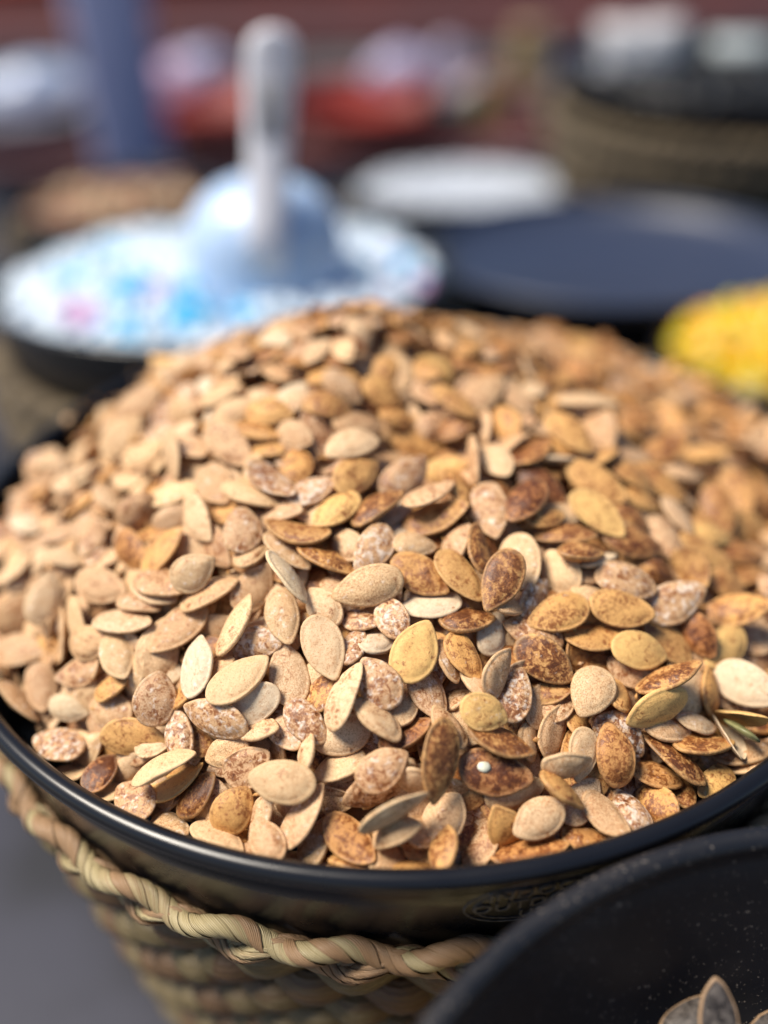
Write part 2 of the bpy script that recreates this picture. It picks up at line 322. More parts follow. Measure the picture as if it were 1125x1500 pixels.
# one row of ten numbers per seed: position (0.1 mm), rotation x y z (1/500), length width thickness (0.1 mm), tone
N_SINGLE = 300; DOT_SEED = 0
SEED_ROWS = [
297,-1051,91,177,20,-55,225,136,30,7, 137,-1063,167,26,232,-307,252,125,32,5, -55,-596,430,21,214,-448,230,128,42,0, -319,-1072,103,-23,-164,469,206,127,35,0, 78,-785,325,135,-56,257,210,142,36,4, -195,-757,334,115,72,-281,218,129,35,0, 
477,-751,243,207,55,-149,211,130,29,5, 357,-591,436,72,133,-407,225,125,38,5, -454,-812,263,70,-63,134,225,125,41,0, 1153,-691,50,201,-29,-143,233,139,34,8, -129,-1175,-31,70,51,-186,197,118,32,6, 666,-976,59,138,-106,354,197,121,39,6, 
618,-823,183,47,90,-424,179,138,37,0, 942,-498,244,175,-23,97,225,136,39,2, -722,-794,170,171,-75,317,174,132,37,2, -30,-1070,137,170,-55,128,172,116,36,2, 541,-619,317,-13,117,-476,225,125,36,3, 419,-1152,1,1,133,-467,175,116,36,0, 
745,-579,291,148,63,-28,225,125,34,3, -29,-872,286,56,-149,414,179,127,40,2, -523,-880,170,-53,-279,401,227,125,39,2, -474,-1072,-17,182,-77,211,156,122,35,3, -306,-777,236,100,-98,371,207,124,32,0, 1186,-432,145,85,-88,-22,230,125,43,3, 
-664,-589,278,70,88,-461,234,125,34,1, 788,-689,212,127,85,-2,207,125,30,4, 813,-860,134,-33,308,-381,225,125,42,4, 723,-235,423,110,88,-165,234,125,31,4, 106,-540,427,136,43,-146,211,125,30,5, 349,-284,488,105,36,-334,225,131,36,1, 
-1185,-316,190,174,-29,324,201,124,40,0, 230,-549,424,30,107,-203,217,125,32,3, -806,-832,44,257,-30,-34,225,125,29,3, 776,-486,327,124,73,-33,225,125,32,2, -322,-638,357,90,89,-308,190,110,40,0, 166,-328,496,63,-67,45,232,125,30,5, 
-536,2,598,180,22,-185,225,128,33,1, 751,-68,440,129,62,-142,250,125,33,3, -134,-905,270,-43,-184,199,222,125,32,0, -254,-911,180,137,51,-208,175,106,34,2, -591,-747,256,29,-174,277,199,119,31,8, -1071,-771,-42,-21,-37,489,204,121,43,2, 
271,-947,231,200,89,-63,155,110,30,4, 72,-139,531,186,15,189,225,131,42,2, -614,-493,427,236,-64,104,164,120,39,0, -968,-347,269,170,-44,-118,225,126,42,1, -425,-514,369,191,-45,229,191,121,36,1, -459,-378,501,100,-56,357,173,129,42,2, 
-35,-458,475,16,157,-411,194,117,36,2, -266,-1127,12,-26,-166,160,225,125,37,1, 374,-851,196,99,-80,278,179,119,29,2, -86,-180,577,134,54,219,225,125,42,3, 149,-1135,2,127,-66,227,155,123,37,1, 471,-266,509,35,24,-438,225,125,41,7, 
620,-1126,-25,26,47,-215,180,101,40,1, 1268,96,199,114,72,-316,225,125,36,5, -433,-976,61,196,-85,95,163,122,36,2, -864,-637,211,64,63,-265,176,110,36,0, 859,-944,4,106,62,456,243,125,39,5, -407,-859,201,68,203,-434,181,113,34,8, 
568,-462,356,31,-172,381,169,124,38,0, 1016,-562,154,211,45,-247,175,112,39,7, 678,115,535,85,78,-170,220,125,38,3, 316,-994,159,-35,86,-55,217,125,40,5, -103,-82,633,-50,71,-464,225,125,40,0, 840,-289,340,111,73,-30,225,125,32,5, 
229,-772,291,34,128,-220,176,104,33,3, 1047,-313,236,217,30,-234,165,118,35,3, -732,-626,218,158,-60,325,215,138,32,0, 861,-781,184,-84,-87,47,225,125,43,5, -141,-941,146,44,184,-454,188,117,40,0, -1180,-544,-4,92,95,-287,181,107,31,1, 
-38,-956,226,-4,107,-151,179,108,38,0, -985,300,475,130,-54,229,214,125,34,0, -154,-323,534,46,57,-469,191,115,33,4, -370,-204,581,-10,64,-189,225,125,29,2, -1296,-369,4,93,-46,-43,225,125,36,1, -686,-976,71,-67,-114,8,225,125,38,0, 
-591,-1013,-16,63,-137,151,170,98,33,5, -3,-1188,94,394,5,120,223,125,34,0, -364,-1184,-16,-1,-66,429,158,99,41,1, -412,-688,294,200,-42,-27,178,110,32,2, 385,-1207,-69,-59,-41,-3,241,125,32,6, 137,-610,362,0,11,-498,210,125,31,8, 
-856,-538,267,-18,-38,-87,225,125,37,0, 109,140,506,176,80,-84,200,120,35,3, -859,-147,436,252,-65,150,159,114,39,2, 656,-647,240,-8,36,60,225,125,31,3, -785,-996,-53,-24,-78,455,164,125,33,2, -574,-134,521,97,6,-262,205,129,38,1, 
-566,-525,362,2,-93,42,212,125,41,1, 117,-855,226,31,143,-238,194,118,41,2, -475,-655,337,-55,-184,183,219,125,41,0, 249,-1164,-84,110,-35,-419,194,119,30,1, -726,-465,364,12,-25,-124,225,125,42,2, -21,-310,531,-26,-56,163,225,125,43,5, 
-276,-405,511,27,33,495,225,125,38,5, 831,287,455,132,-49,-312,225,130,36,1, -154,-1003,80,79,7,-490,174,106,41,0, -742,-332,397,33,-133,165,200,124,31,3, 791,-1058,-65,129,-123,-191,155,114,33,3, 1116,-559,87,-38,150,-441,225,125,40,4, 
-625,-256,472,237,-81,-245,220,125,32,0, 437,-460,403,110,43,-340,215,132,32,0, 1404,280,146,125,30,-302,225,125,31,3, -437,-230,544,-16,51,-91,225,125,36,0, 321,-1155,-23,187,-223,359,155,111,34,3, 323,-825,267,268,49,252,175,108,34,1, 
907,-589,154,83,121,-162,215,125,36,3, -946,471,521,183,-124,38,219,125,42,1, 490,-910,95,237,18,285,176,109,31,1, 377,285,613,110,-36,179,225,125,37,1, -189,-484,460,-72,73,-122,225,125,39,5, 587,-331,417,-14,-7,-48,227,125,31,5, 
-908,-896,-41,41,0,279,155,98,30,7, 0,-1191,14,53,-111,18,155,98,41,0, 246,-660,339,-15,13,37,184,113,37,5, 16,-676,363,129,26,-265,155,105,35,2, 1114,333,326,80,-15,140,225,125,30,5, 961,-896,7,-81,42,70,225,125,39,5, 
-397,105,666,103,-34,-81,191,114,38,3, 1031,103,324,48,100,-153,235,125,41,3, -141,249,681,193,85,-158,178,104,42,1, 139,-1228,-13,-104,-115,315,157,98,38,5, 15,270,628,145,144,-95,193,118,39,3, -864,-269,354,240,-100,-176,208,124,38,6, 
807,-976,-39,-3,87,-13,182,103,33,6, 510,-1037,96,332,52,12,161,98,36,0, -187,108,679,82,75,13,186,113,38,5, -645,-878,91,59,-178,328,167,98,39,2, -238,-238,555,61,-34,82,176,112,32,2, -658,-956,-19,-47,-120,25,211,125,32,4, 
-1010,-596,115,-126,-111,471,190,116,37,2, -895,-720,55,-72,-175,449,196,120,35,1, -972,-556,197,194,-107,-55,182,117,41,1, 704,-1090,-53,56,37,413,171,105,34,2, -1315,-257,79,262,-95,130,225,133,39,1, 
696,-900,62,212,84,-157,187,128,41,2, 272,215,626,-12,88,-179,220,125,42,3, -229,-1153,-74,-19,-115,264,159,98,43,0, 324,-673,286,177,-4,276,159,98,39,8, -196,-625,375,39,-138,416,158,106,40,0, -304,-574,465,-129,160,-181,223,125,36,8, 
981,-187,276,23,99,-299,201,125,37,1, 392,-43,528,45,-8,-283,194,120,36,0, 553,-1073,-22,155,-8,192,175,107,43,0, -1248,-575,-37,-162,120,-159,225,125,42,1, 1110,-868,-68,-76,-10,67,220,125,40,1, -218,14,624,4,144,-251,225,125,35,2, 
1049,517,344,73,27,154,225,125,40,5, 1415,95,92,185,132,-57,207,125,32,3, 568,-975,74,39,181,-355,169,99,42,0, 455,171,548,159,-43,-267,180,113,30,3, -313,-438,460,-39,86,-179,204,121,37,0, 356,-1068,21,272,22,57,192,113,38,0, 
41,-960,158,-5,-73,95,181,103,41,7, 487,-1095,56,-70,158,-67,166,100,42,3, -725,-115,483,49,-85,-22,201,117,32,0, -1052,-674,22,218,-12,-83,147,88,25,8, 1134,-186,207,31,111,-94,225,125,36,3, -288,-115,579,82,-53,353,158,105,35,3, 
-298,-21,639,211,-56,-136,155,103,31,1, 909,50,378,22,116,-112,212,122,30,3, 149,-276,553,-61,-21,174,225,125,29,1, 301,-465,456,192,65,361,193,112,40,5, 544,-120,470,119,58,-161,193,120,30,7, 1235,709,237,121,-25,-256,212,125,36,3, 
-869,132,492,125,-111,20,183,108,39,0, 1280,-425,21,50,11,225,225,128,35,1, -518,-1127,-66,-101,36,-160,198,125,29,0, 995,-977,-75,-30,89,-465,162,99,30,4, -183,-824,222,40,-106,151,184,109,32,5, -742,18,557,261,-99,-281,225,125,37,0, 
457,-669,282,71,-94,482,204,120,38,2, 94,-434,461,78,68,26,155,98,42,0, 523,3,525,-41,-24,193,213,125,38,6, 1311,-93,123,23,93,75,225,125,39,6, 629,-437,411,-36,57,59,171,102,49,5, -1030,-153,326,-376,-317,-65,157,90,31,2, 
1194,-306,140,92,127,-58,192,117,40,5, -527,152,650,152,-70,71,157,98,32,0, -81,80,617,57,95,146,225,125,35,1, 916,-337,257,106,105,-87,160,98,39,5, -724,-212,436,256,-96,84,155,101,34,1, -48,-1061,57,20,303,-379,215,125,37,2, 
273,149,550,77,-93,46,165,100,39,5, 556,-1162,-77,-18,48,4,155,98,32,6, 222,-2,474,150,-41,41,164,98,31,4, -85,-646,341,5,-23,-126,155,98,38,2, -496,-926,73,95,197,-447,155,98,35,0, -552,-350,417,249,-72,-246,184,111,37,2, 
794,395,507,-46,-1,-55,241,125,41,0, 1033,-708,44,233,58,322,175,103,34,3, 468,-566,334,221,50,238,166,100,36,2, 954,-740,56,207,50,234,199,119,38,0, 952,-836,40,-31,111,28,158,98,36,0, 758,-720,149,90,100,-65,170,104,33,1, 
853,-864,47,23,93,20,173,103,36,1, 510,300,575,29,65,-234,174,107,36,1, -121,-418,463,-44,-150,426,155,100,31,0, 1060,-58,277,-28,132,-243,177,110,39,1, -316,-908,141,83,4,-256,155,102,36,2, 40,-888,203,68,11,261,155,98,42,0, 
-809,-481,298,-44,-17,-129,180,105,40,1, -585,266,657,49,-90,16,172,104,38,0, -109,-739,313,-41,-75,291,155,98,39,2, -333,-298,513,40,-77,-74,155,98,34,1, 478,-803,161,-498,23,-9,163,92,26,5, -979,-780,-65,136,-166,121,155,98,39,0, 
197,190,543,174,28,117,155,98,38,1, -433,40,630,-19,12,-149,186,112,41,3, -1141,-168,255,493,-76,-36,155,93,34,0, 531,-291,456,52,50,76,158,98,36,3, -397,-910,147,-18,-105,-114,155,98,41,0, 255,-184,509,-110,103,-314,225,125,42,3, 
1332,516,185,-28,-4,22,225,125,30,3, 236,-405,450,-65,-135,251,174,107,40,1, 1288,-185,95,-2,35,135,225,125,31,5, 1198,-65,191,-2,104,88,224,125,32,4, -884,-683,122,31,-142,12,155,98,42,3, -32,-719,311,9,62,162,155,98,37,8, 
317,-59,540,261,-205,-281,225,125,40,1, -1007,35,380,-12,63,-233,157,90,31,0, -669,-1066,-87,-54,-24,-166,155,98,35,0, -694,78,550,-13,-4,-201,218,125,33,1, -1359,107,216,-7,1,-189,170,103,29,8, -1040,-445,196,259,-104,-247,214,123,37,0, 
74,-1061,74,328,158,-125,155,98,40,0, 929,-39,335,33,113,-34,158,98,39,3, 170,-961,187,119,-2,440,155,93,34,1, 57,182,584,6,87,71,155,98,48,3, -747,297,580,-117,-207,422,157,90,31,0, -839,-865,-64,215,-195,150,155,98,38,0, 
451,-844,139,186,24,302,155,98,32,1, -13,-1214,-85,47,96,131,155,98,38,1, 1164,235,264,-28,101,117,221,125,46,1, -728,-840,35,72,-45,108,155,93,34,0, 860,-154,352,50,111,-93,161,98,31,5, 14,372,674,74,143,-395,157,90,31,3, 
-230,390,758,-249,430,21,157,90,31,0, -427,-426,447,2,-15,226,155,98,34,0, 373,176,536,228,-138,-318,170,99,42,1, -656,-300,387,191,20,-208,170,103,29,0, 84,396,666,76,62,-295,163,92,26,0, -78,518,769,-258,-396,-84,157,90,31,0, 
-132,390,760,74,-10,-285,151,91,26,0, -597,-879,64,138,63,-99,147,88,25,5, 840,803,423,117,16,-265,155,93,34,6, -1363,-81,144,123,10,-477,163,92,26,0, 164,323,615,30,77,-261,163,92,26,2, 181,-777,275,-83,177,-246,155,98,39,1, 
604,-687,189,110,168,-26,155,99,33,5, 166,399,656,135,477,62,157,90,31,3, 84,-1167,-27,57,147,38,155,98,37,1, 1526,286,74,180,133,-109,201,125,40,6, -1001,-654,33,177,205,-391,170,103,29,0, -401,-26,588,26,-72,-118,155,98,31,3, 
-928,67,424,142,475,22,157,90,31,0, -1104,-431,129,-122,-280,249,200,122,29,0, -1204,2,239,34,-60,-90,151,91,26,2, -392,-1091,-22,56,-236,91,155,98,41,0, -248,-978,127,-194,-174,318,155,98,42,0, 796,104,439,-85,-6,200,225,125,32,3, 
-516,-227,480,67,-98,-29,170,103,29,3, -393,527,745,50,-46,-159,163,92,26,8, 521,-830,133,64,-5,214,157,90,31,1, -854,407,504,-11,-173,271,163,92,26,2, 940,220,371,-7,87,134,212,125,30,1, -553,-582,264,237,-140,63,155,98,29,1, 
414,-937,92,208,139,269,155,98,43,1, -677,3,498,11,-79,354,163,92,26,0, 708,-803,139,106,116,291,155,98,33,3, 209,450,641,-96,-431,-220,155,93,34,4, -738,564,577,-410,-197,114,163,92,26,5, -1185,208,339,-449,-217,-13,170,103,29,0, 
1592,985,68,-11,-132,472,157,90,31,3, -1332,464,256,497,31,-34,155,93,34,0, 36,-255,471,-292,406,-12,170,103,29,8, 1478,1003,96,46,-26,-106,155,93,34,3, 96,562,719,39,51,203,155,93,34,5, -534,459,728,235,440,24,157,90,31,1, 
-1049,-89,323,87,-28,-10,163,92,26,1, 202,-1066,4,58,233,-438,151,91,26,6, -1270,-72,173,125,-172,27,151,91,26,0, -383,348,696,435,-246,-6,163,92,26,1, -286,167,672,44,22,213,155,98,34,0, 877,-984,-105,-22,-15,-293,155,98,30,5, 
619,-227,427,47,53,107,161,98,37,0, 411,483,606,-8,16,-500,147,88,25,3, -146,-527,399,-14,30,207,155,98,32,1, -191,-1033,-29,311,-155,104,155,98,37,1, -226,-476,367,29,-45,-117,155,98,33,7, 380,-612,351,1,120,132,155,98,36,1, 
473,57,537,-104,-65,173,155,98,35,1, -288,554,771,64,-41,-292,147,88,25,1, -410,463,718,13,-94,-83,157,90,31,5, 338,529,625,-36,20,-457,151,91,26,6, 1103,907,231,76,-197,452,163,92,26,3, -301,347,736,-14,80,23,147,88,25,6, 
-1028,-816,-119,-56,-80,-96,155,99,32,0, 423,-113,466,88,59,199,151,91,26,5, -148,367,730,-498,22,-6,163,92,26,6, -1096,194,368,75,-79,-473,155,93,34,8, -1209,182,296,103,33,-488,170,103,29,1, 268,659,664,-274,-416,17,147,88,25,1, 
650,88,495,34,75,93,174,105,43,3, -323,210,671,84,-34,205,163,92,26,8, -1295,6,195,81,3,-488,157,90,31,1, -811,-671,154,140,-236,136,155,98,37,0, -754,-461,331,-26,15,-165,196,122,36,0, -1113,66,326,138,-109,-462,155,93,34,3, 
209,-812,158,-124,-22,250,155,98,38,1, -692,672,595,-453,192,-23,151,91,26,1, 26,11,496,24,87,215,225,125,37,1, -495,447,670,20,-89,-256,170,103,29,2, 574,-869,86,-104,112,-343,155,98,30,3, 693,430,482,-82,119,-423,157,90,31,3, 
-745,427,575,-27,-99,364,147,88,25,2, -529,-740,224,70,-184,32,155,98,42,1, 421,-331,408,89,-146,429,163,92,26,1, 693,-400,353,-89,12,125,167,104,43,8, -1023,-174,282,-86,-55,391,170,103,29,2, 1186,11,175,48,91,-271,155,93,34,5, 
-745,211,525,127,36,-481,170,103,29,0, 1099,955,245,154,78,-28,170,103,29,2, -1124,203,391,-43,-103,-83,155,93,34,0, 408,-979,36,91,105,-281,151,91,26,0, -670,453,601,70,-88,-304,157,90,31,8, -292,419,732,114,-66,158,163,92,26,2, 
-1374,-77,97,-71,-146,449,151,91,26,0, 602,468,526,19,63,264,163,92,26,0, 222,127,448,9,-86,64,170,103,29,5, -802,-211,384,-467,144,-106,163,92,26,3, 1354,1058,140,17,78,-118,155,93,34,0, 771,713,437,197,-438,-66,155,93,34,3, 
1006,1038,307,86,-488,-17,157,90,31,3, -847,270,489,-127,-37,481,170,103,29,2, -1139,-155,204,66,-100,-8,163,92,26,1, 657,-518,306,-12,94,109,155,98,39,0, -13,685,777,-29,7,117,151,91,26,1, -1431,402,186,59,-18,-491,170,103,29,1, 
646,-702,163,-36,53,-495,163,92,26,5, 388,882,594,116,14,485,157,90,31,0, 1590,1223,53,-135,277,149,170,103,29,1, 1255,-492,-22,59,136,18,196,123,40,1, -1146,-268,165,-8,-116,240,163,92,26,0, -207,309,700,26,-14,192,155,93,34,3, 
353,573,648,211,-450,49,157,90,31,3, 261,-822,233,-109,74,-289,155,98,37,0, -520,-513,315,-14,-141,327,163,92,26,5, -837,891,509,-45,-30,368,163,92,26,8, 180,-1060,29,342,119,-75,155,98,32,1, 1413,1040,153,-477,-44,129,157,90,31,1, 
-1327,337,269,-161,-51,462,157,90,31,1, -699,-965,-112,-56,-164,-36,155,98,41,0, -1021,15,351,330,-373,-42,147,88,25,1, 494,553,582,-428,-244,60,151,91,26,5, -962,-234,290,66,-32,-465,163,92,26,0, 104,346,608,-83,161,-440,170,103,29,0, 
-1299,206,236,-38,-132,291,155,93,34,1, 433,612,618,-38,4,-356,157,90,31,2, 1610,794,42,-293,288,-152,170,103,29,1, -346,-919,50,112,-311,61,155,98,35,0, 669,-444,325,-35,37,106,155,98,36,1, -1344,-393,-97,-84,-242,369,147,88,25,1, 
-118,447,752,95,19,-61,147,88,25,7, -588,-642,223,-39,481,108,155,93,34,6, -97,297,674,13,143,-145,155,93,34,3, 576,213,503,-21,18,-148,170,103,29,1, 1685,1021,51,152,-63,206,147,88,25,1, 621,-987,-8,20,129,-351,147,88,25,3, 
-1281,126,206,-438,214,-106,155,93,34,1, 501,714,582,327,-377,29,155,93,34,6, 58,-1247,-82,-103,84,134,155,98,38,3, -1192,-355,95,234,186,-401,147,88,25,1, 499,219,532,-475,75,-43,157,90,31,1, 333,-63,472,2,-22,496,151,91,26,1, 
-547,-988,-38,-8,-222,411,170,103,29,0, 1218,-727,-85,-7,34,73,155,98,43,5, 692,679,453,29,115,177,151,91,26,5, -394,681,731,-71,-54,182,163,92,26,0, -195,689,778,-149,-27,274,155,93,34,6, -133,-1208,-97,-147,-27,-165,155,98,44,3, 
518,-355,357,113,-19,186,170,103,29,2, -935,-730,-12,204,-4,-204,147,88,25,1, 1355,1196,141,-51,438,236,163,92,26,3, 1363,-262,104,59,38,316,157,90,31,2, 623,12,490,-130,42,91,161,98,27,8, -54,599,771,-48,-5,-490,157,90,31,2, 
-1206,142,256,135,-160,-340,157,90,31,1, -548,470,695,-45,-66,158,170,103,29,0, -411,-594,286,-30,-98,-137,155,98,37,8, 260,572,649,-100,70,-364,147,88,25,3, -1438,513,204,172,113,-350,155,93,34,2, -884,-929,-98,-66,-70,-86,155,98,33,0, 
1332,386,159,-92,74,-121,155,93,34,7, -1276,207,298,-146,-156,186,155,93,34,5, -1421,582,213,65,45,-493,170,103,29,0, -814,552,555,346,-89,-238,151,91,26,2, 884,793,359,66,42,489,157,90,31,6, -1356,232,199,74,88,-486,163,92,26,5, 
-587,553,692,-36,-75,85,155,93,34,3, -166,611,776,-118,-14,402,151,91,26,2, 1546,742,111,-86,141,360,155,93,34,6, 1642,1164,27,-240,-278,339,147,88,25,6, 1185,1769,55,-304,325,75,157,90,31,6, 557,284,529,8,54,-469,147,88,25,3, 
-579,426,639,-88,-127,403,151,91,26,0, 1697,886,20,14,-164,126,155,93,34,0, 1142,1361,174,98,-42,461,155,93,34,5, 86,-1111,-38,162,-120,327,170,103,29,1, -831,-575,208,306,-129,-117,155,98,40,0, -1280,710,232,-151,23,466,170,103,29,5, 
-1162,-108,232,442,212,98,157,90,31,1, -893,840,485,-11,-29,-490,157,90,31,0, 1237,1104,187,-78,26,-422,151,91,26,6, -640,-773,165,23,-178,-43,155,98,34,3, -87,-907,115,-190,-425,-181,163,92,26,2, 90,649,741,42,156,255,157,90,31,3, 
-909,940,481,-59,-6,-66,170,103,29,4, -435,210,648,56,21,-281,151,91,26,0, 393,744,606,475,-80,-127,170,103,29,3, -446,-114,562,-56,-161,297,155,98,38,0, -1167,-574,-67,207,6,-389,170,103,29,1, 1095,-670,-29,123,-23,475,157,90,31,0, 
-730,-661,159,-38,-102,483,163,92,26,8, 1652,635,-46,110,3,445,151,91,26,3, -1033,157,383,-191,-7,448,155,93,34,5, -235,-286,502,-69,-108,387,170,103,29,0, 250,-688,253,218,-63,333,147,88,25,0, -1266,612,225,99,-11,-440,147,88,25,0, 
-239,-773,218,115,144,-447,147,88,25,0, -866,5,422,398,258,110,151,91,26,0, 611,643,507,-147,214,-233,170,103,29,0, 553,748,546,-63,52,-354,163,92,26,5, -1372,106,184,335,367,50,157,90,31,2, 1568,661,124,423,-232,1,163,92,26,1, 
114,237,524,41,-153,313,163,92,26,0, 93,-596,317,79,-79,415,151,91,26,0, 6,272,594,-92,183,-448,170,103,29,7, -602,265,605,19,-168,148,157,90,31,8, -1416,285,171,-27,-46,468,155,93,34,2, 1024,417,306,-99,143,-38,151,91,26,3, 
1333,1146,169,101,85,467,170,103,29,3, 1127,-893,-90,-144,-38,121,172,107,35,0, 665,-854,72,91,153,-453,157,90,31,5, 1235,1041,166,479,138,-25,157,90,31,5, 1410,568,107,109,20,404,151,91,26,3, 204,345,586,75,-114,351,151,91,26,8, 
-555,-61,512,115,-42,-154,163,92,26,0, 200,-624,305,84,101,-446,157,90,31,2, 847,-320,275,-436,68,189,170,103,29,5, 663,790,455,107,115,462,170,103,29,5, 1683,937,48,-103,445,-108,155,93,34,3, -1151,738,310,137,-135,-365,170,103,29,3, 
551,-936,42,-47,143,-398,163,92,26,3, 1112,1444,176,-259,126,-51,157,90,31,3, -570,336,635,-26,-144,460,163,92,26,3, 170,888,647,-66,113,446,155,93,34,5, 570,-34,444,17,3,-485,157,90,31,3, -294,536,741,-247,434,-14,157,90,31,5, 
1001,-882,-91,104,-121,450,170,103,29,2, -892,755,478,-62,-12,488,170,103,29,3, -241,606,764,-92,-21,405,155,93,34,3, 1006,1017,275,-5,97,-208,151,91,26,5, 1485,841,49,476,115,-94,147,88,25,1, -960,265,432,27,-157,68,163,92,26,0, 
-814,123,477,154,-76,-355,151,91,26,0, 1561,1348,40,116,386,258,170,103,29,3, -1125,177,307,-97,-101,268,155,93,34,1, -65,-724,263,42,43,-107,170,103,29,0, -431,580,717,-62,-16,495,170,103,29,3, -451,-411,396,99,87,-201,151,91,26,5, 
-401,1030,609,53,-49,-494,157,90,31,5, 221,-897,143,70,-72,420,170,103,29,0, 733,-245,322,84,12,267,155,93,34,3, -559,-1046,-84,252,42,-314,163,92,26,0, 57,659,730,-182,97,-397,163,92,26,6, 1067,747,269,-1,127,-182,157,90,31,6, 
-86,698,788,-88,37,420,147,88,25,3, 437,146,499,63,-49,40,170,103,29,1, -966,126,392,127,54,-478,170,103,29,1, -1065,-361,153,155,5,-354,163,92,26,1, 119,-788,223,98,97,-436,163,92,26,2, 1651,838,59,214,140,379,170,103,29,1, 
799,1517,226,-35,113,114,157,90,31,1, -1105,49,296,-15,-170,-7,163,92,26,0, 681,-323,330,50,11,-21,155,93,34,5, 1161,350,241,-79,57,-419,170,103,29,6, 705,816,450,-12,220,100,147,88,25,5, 324,342,578,87,191,-282,147,88,25,2, 
644,835,484,60,223,291,147,88,25,1, -728,-940,-66,175,426,188,163,92,26,0, -1199,540,281,-362,247,-212,151,91,26,5, 1580,945,22,97,-32,489,151,91,26,1, 1221,1408,111,-414,24,-215,163,92,26,6, 1438,1490,37,206,-15,-443,155,93,34,3, 
20,939,689,-19,14,-161,170,103,29,3, -215,262,665,61,53,-37,147,88,25,5, 188,569,695,3,160,320,157,90,31,5, 124,-939,126,11,162,-386,170,103,29,6, 67,-351,452,-24,20,-166,170,103,29,8, 326,662,630,85,17,436,170,103,29,3, 
-885,-248,296,6,-125,56,157,90,31,0, 1006,1741,101,-195,456,45,155,93,34,3, 1125,1294,179,90,-45,488,163,92,26,1, -1184,342,318,-236,-226,365,155,93,34,1, -1387,469,238,-45,42,200,147,88,25,1, 811,438,428,115,-485,-13,163,92,26,1, 
373,-790,195,304,-40,254,157,90,31,2, 1375,1480,60,-295,-402,43,170,103,29,1, -298,-489,373,54,-129,178,147,88,25,0, -1257,-277,66,198,29,-416,170,103,29,0, 302,857,632,36,148,334,157,90,31,3, -584,1108,520,-36,-8,-124,151,91,26,1, 
-396,9,579,187,-10,36,151,91,26,1, 119,-371,425,48,-13,-65,147,88,25,6, 1589,1121,51,-36,119,-57,155,93,34,3, 535,590,536,97,58,476,155,93,34,3, 219,854,636,-84,53,355,155,93,34,5, -769,-529,218,152,54,-449,151,91,26,1, 
740,-780,84,126,151,-50,155,98,31,1, -820,-823,-6,-40,-155,445,170,103,29,2, 225,264,530,70,484,101,151,91,26,2, 1458,922,40,-46,86,27,157,90,31,6, -697,970,532,80,-80,-483,157,90,31,0, -473,739,685,408,-243,133,147,88,25,1, 
253,-588,309,76,-144,351,151,91,26,5, 1490,576,59,-133,132,-434,147,88,25,2, -653,-495,302,127,39,-426,170,103,29,3, -829,-51,436,-117,-134,226,155,93,34,3, 883,1736,161,-459,164,-37,147,88,25,5, -465,-1080,-124,-118,100,230,155,98,36,3, 
-677,337,582,93,-19,-471,155,93,34,1, 125,820,671,-62,138,246,163,92,26,6, 858,1621,192,-98,83,-367,155,93,34,2, -128,-103,555,23,-8,-499,147,88,25,2, -488,-942,33,33,113,-485,147,88,25,1, 493,838,564,-60,116,231,157,90,31,3, 
-300,-1169,-125,-96,110,166,155,98,31,0, 388,-890,110,27,159,-420,170,103,29,3, -1210,773,264,265,356,143,163,92,26,0, 486,484,559,-86,40,-480,163,92,26,1, -1287,862,189,-57,-227,9,155,93,34,3, 671,47,427,263,-391,-146,147,88,25,3, 
-1202,906,239,3,5,-360,151,91,26,0, -828,483,523,155,-183,-184,170,103,29,3, 796,1008,366,-21,84,-355,163,92,26,6, -787,350,538,-89,-206,338,157,90,31,2, -248,-8,588,28,-151,377,147,88,25,8, -254,-281,498,-13,52,-199,155,100,31,1, 
-1352,410,224,-20,-14,493,170,103,29,1, -851,-359,277,173,-21,-399,170,103,29,0, 189,168,465,-142,474,-19,157,90,31,3, 546,154,484,32,-45,496,147,88,25,5, -1158,-329,115,-98,-176,399,147,88,25,8, 1179,-660,-48,-122,173,-428,147,88,25,2, 
54,-1028,40,182,-63,113,151,91,26,0, -1353,313,220,-53,-120,-146,155,93,34,3, 323,-1107,-40,64,-114,465,157,90,31,6, -1009,-445,154,126,-83,146,155,93,34,5, -620,-854,49,114,58,-301,163,92,26,1, -333,-686,267,233,10,119,147,88,25,1, 
326,-395,402,-393,299,72,147,88,25,5, 1324,749,145,374,331,16,155,93,34,1, 1122,115,236,-129,-462,91,151,91,26,1, 776,624,419,-90,56,-352,170,103,29,5, 700,1527,250,259,-408,-85,151,91,26,6, -1278,-96,115,-10,-155,254,170,103,29,1, 
868,-864,-5,-187,419,172,170,103,29,0, -1393,-117,39,-272,383,-1,151,91,26,1, -124,897,718,-51,-114,-428,157,90,31,2, 305,219,503,-338,-361,-25,163,92,26,5, 978,-607,91,-49,112,-484,170,103,29,1, 956,726,329,-51,63,-41,155,93,34,3, 
-724,830,559,47,-112,-172,151,91,26,3, 1340,-214,39,63,95,123,157,90,31,6, -768,630,558,-363,-325,13,147,88,25,1, -309,-23,601,41,-57,210,151,91,26,5, -939,-632,73,229,-91,226,192,120,32,0, 431,622,584,-301,-391,64,157,90,31,0, 
1423,14,31,109,-65,484,170,103,29,1, -1062,322,369,-132,-130,375,147,88,25,0, 684,959,449,-68,73,292,170,103,29,1, 1580,833,72,192,298,216,155,93,34,6, 144,-290,439,86,-32,-157,155,93,34,3, 41,205,522,106,192,-249,147,88,25,1, 
922,1195,285,-300,397,-47,155,93,34,1, 1587,701,-25,-209,53,-438,170,103,29,2, 3,801,732,-218,12,-163,155,93,34,1, 1335,1586,59,189,121,267,163,92,26,3, 1682,720,-63,-2,9,-395,163,92,26,1, 947,318,333,-129,35,-467,157,90,31,5, 
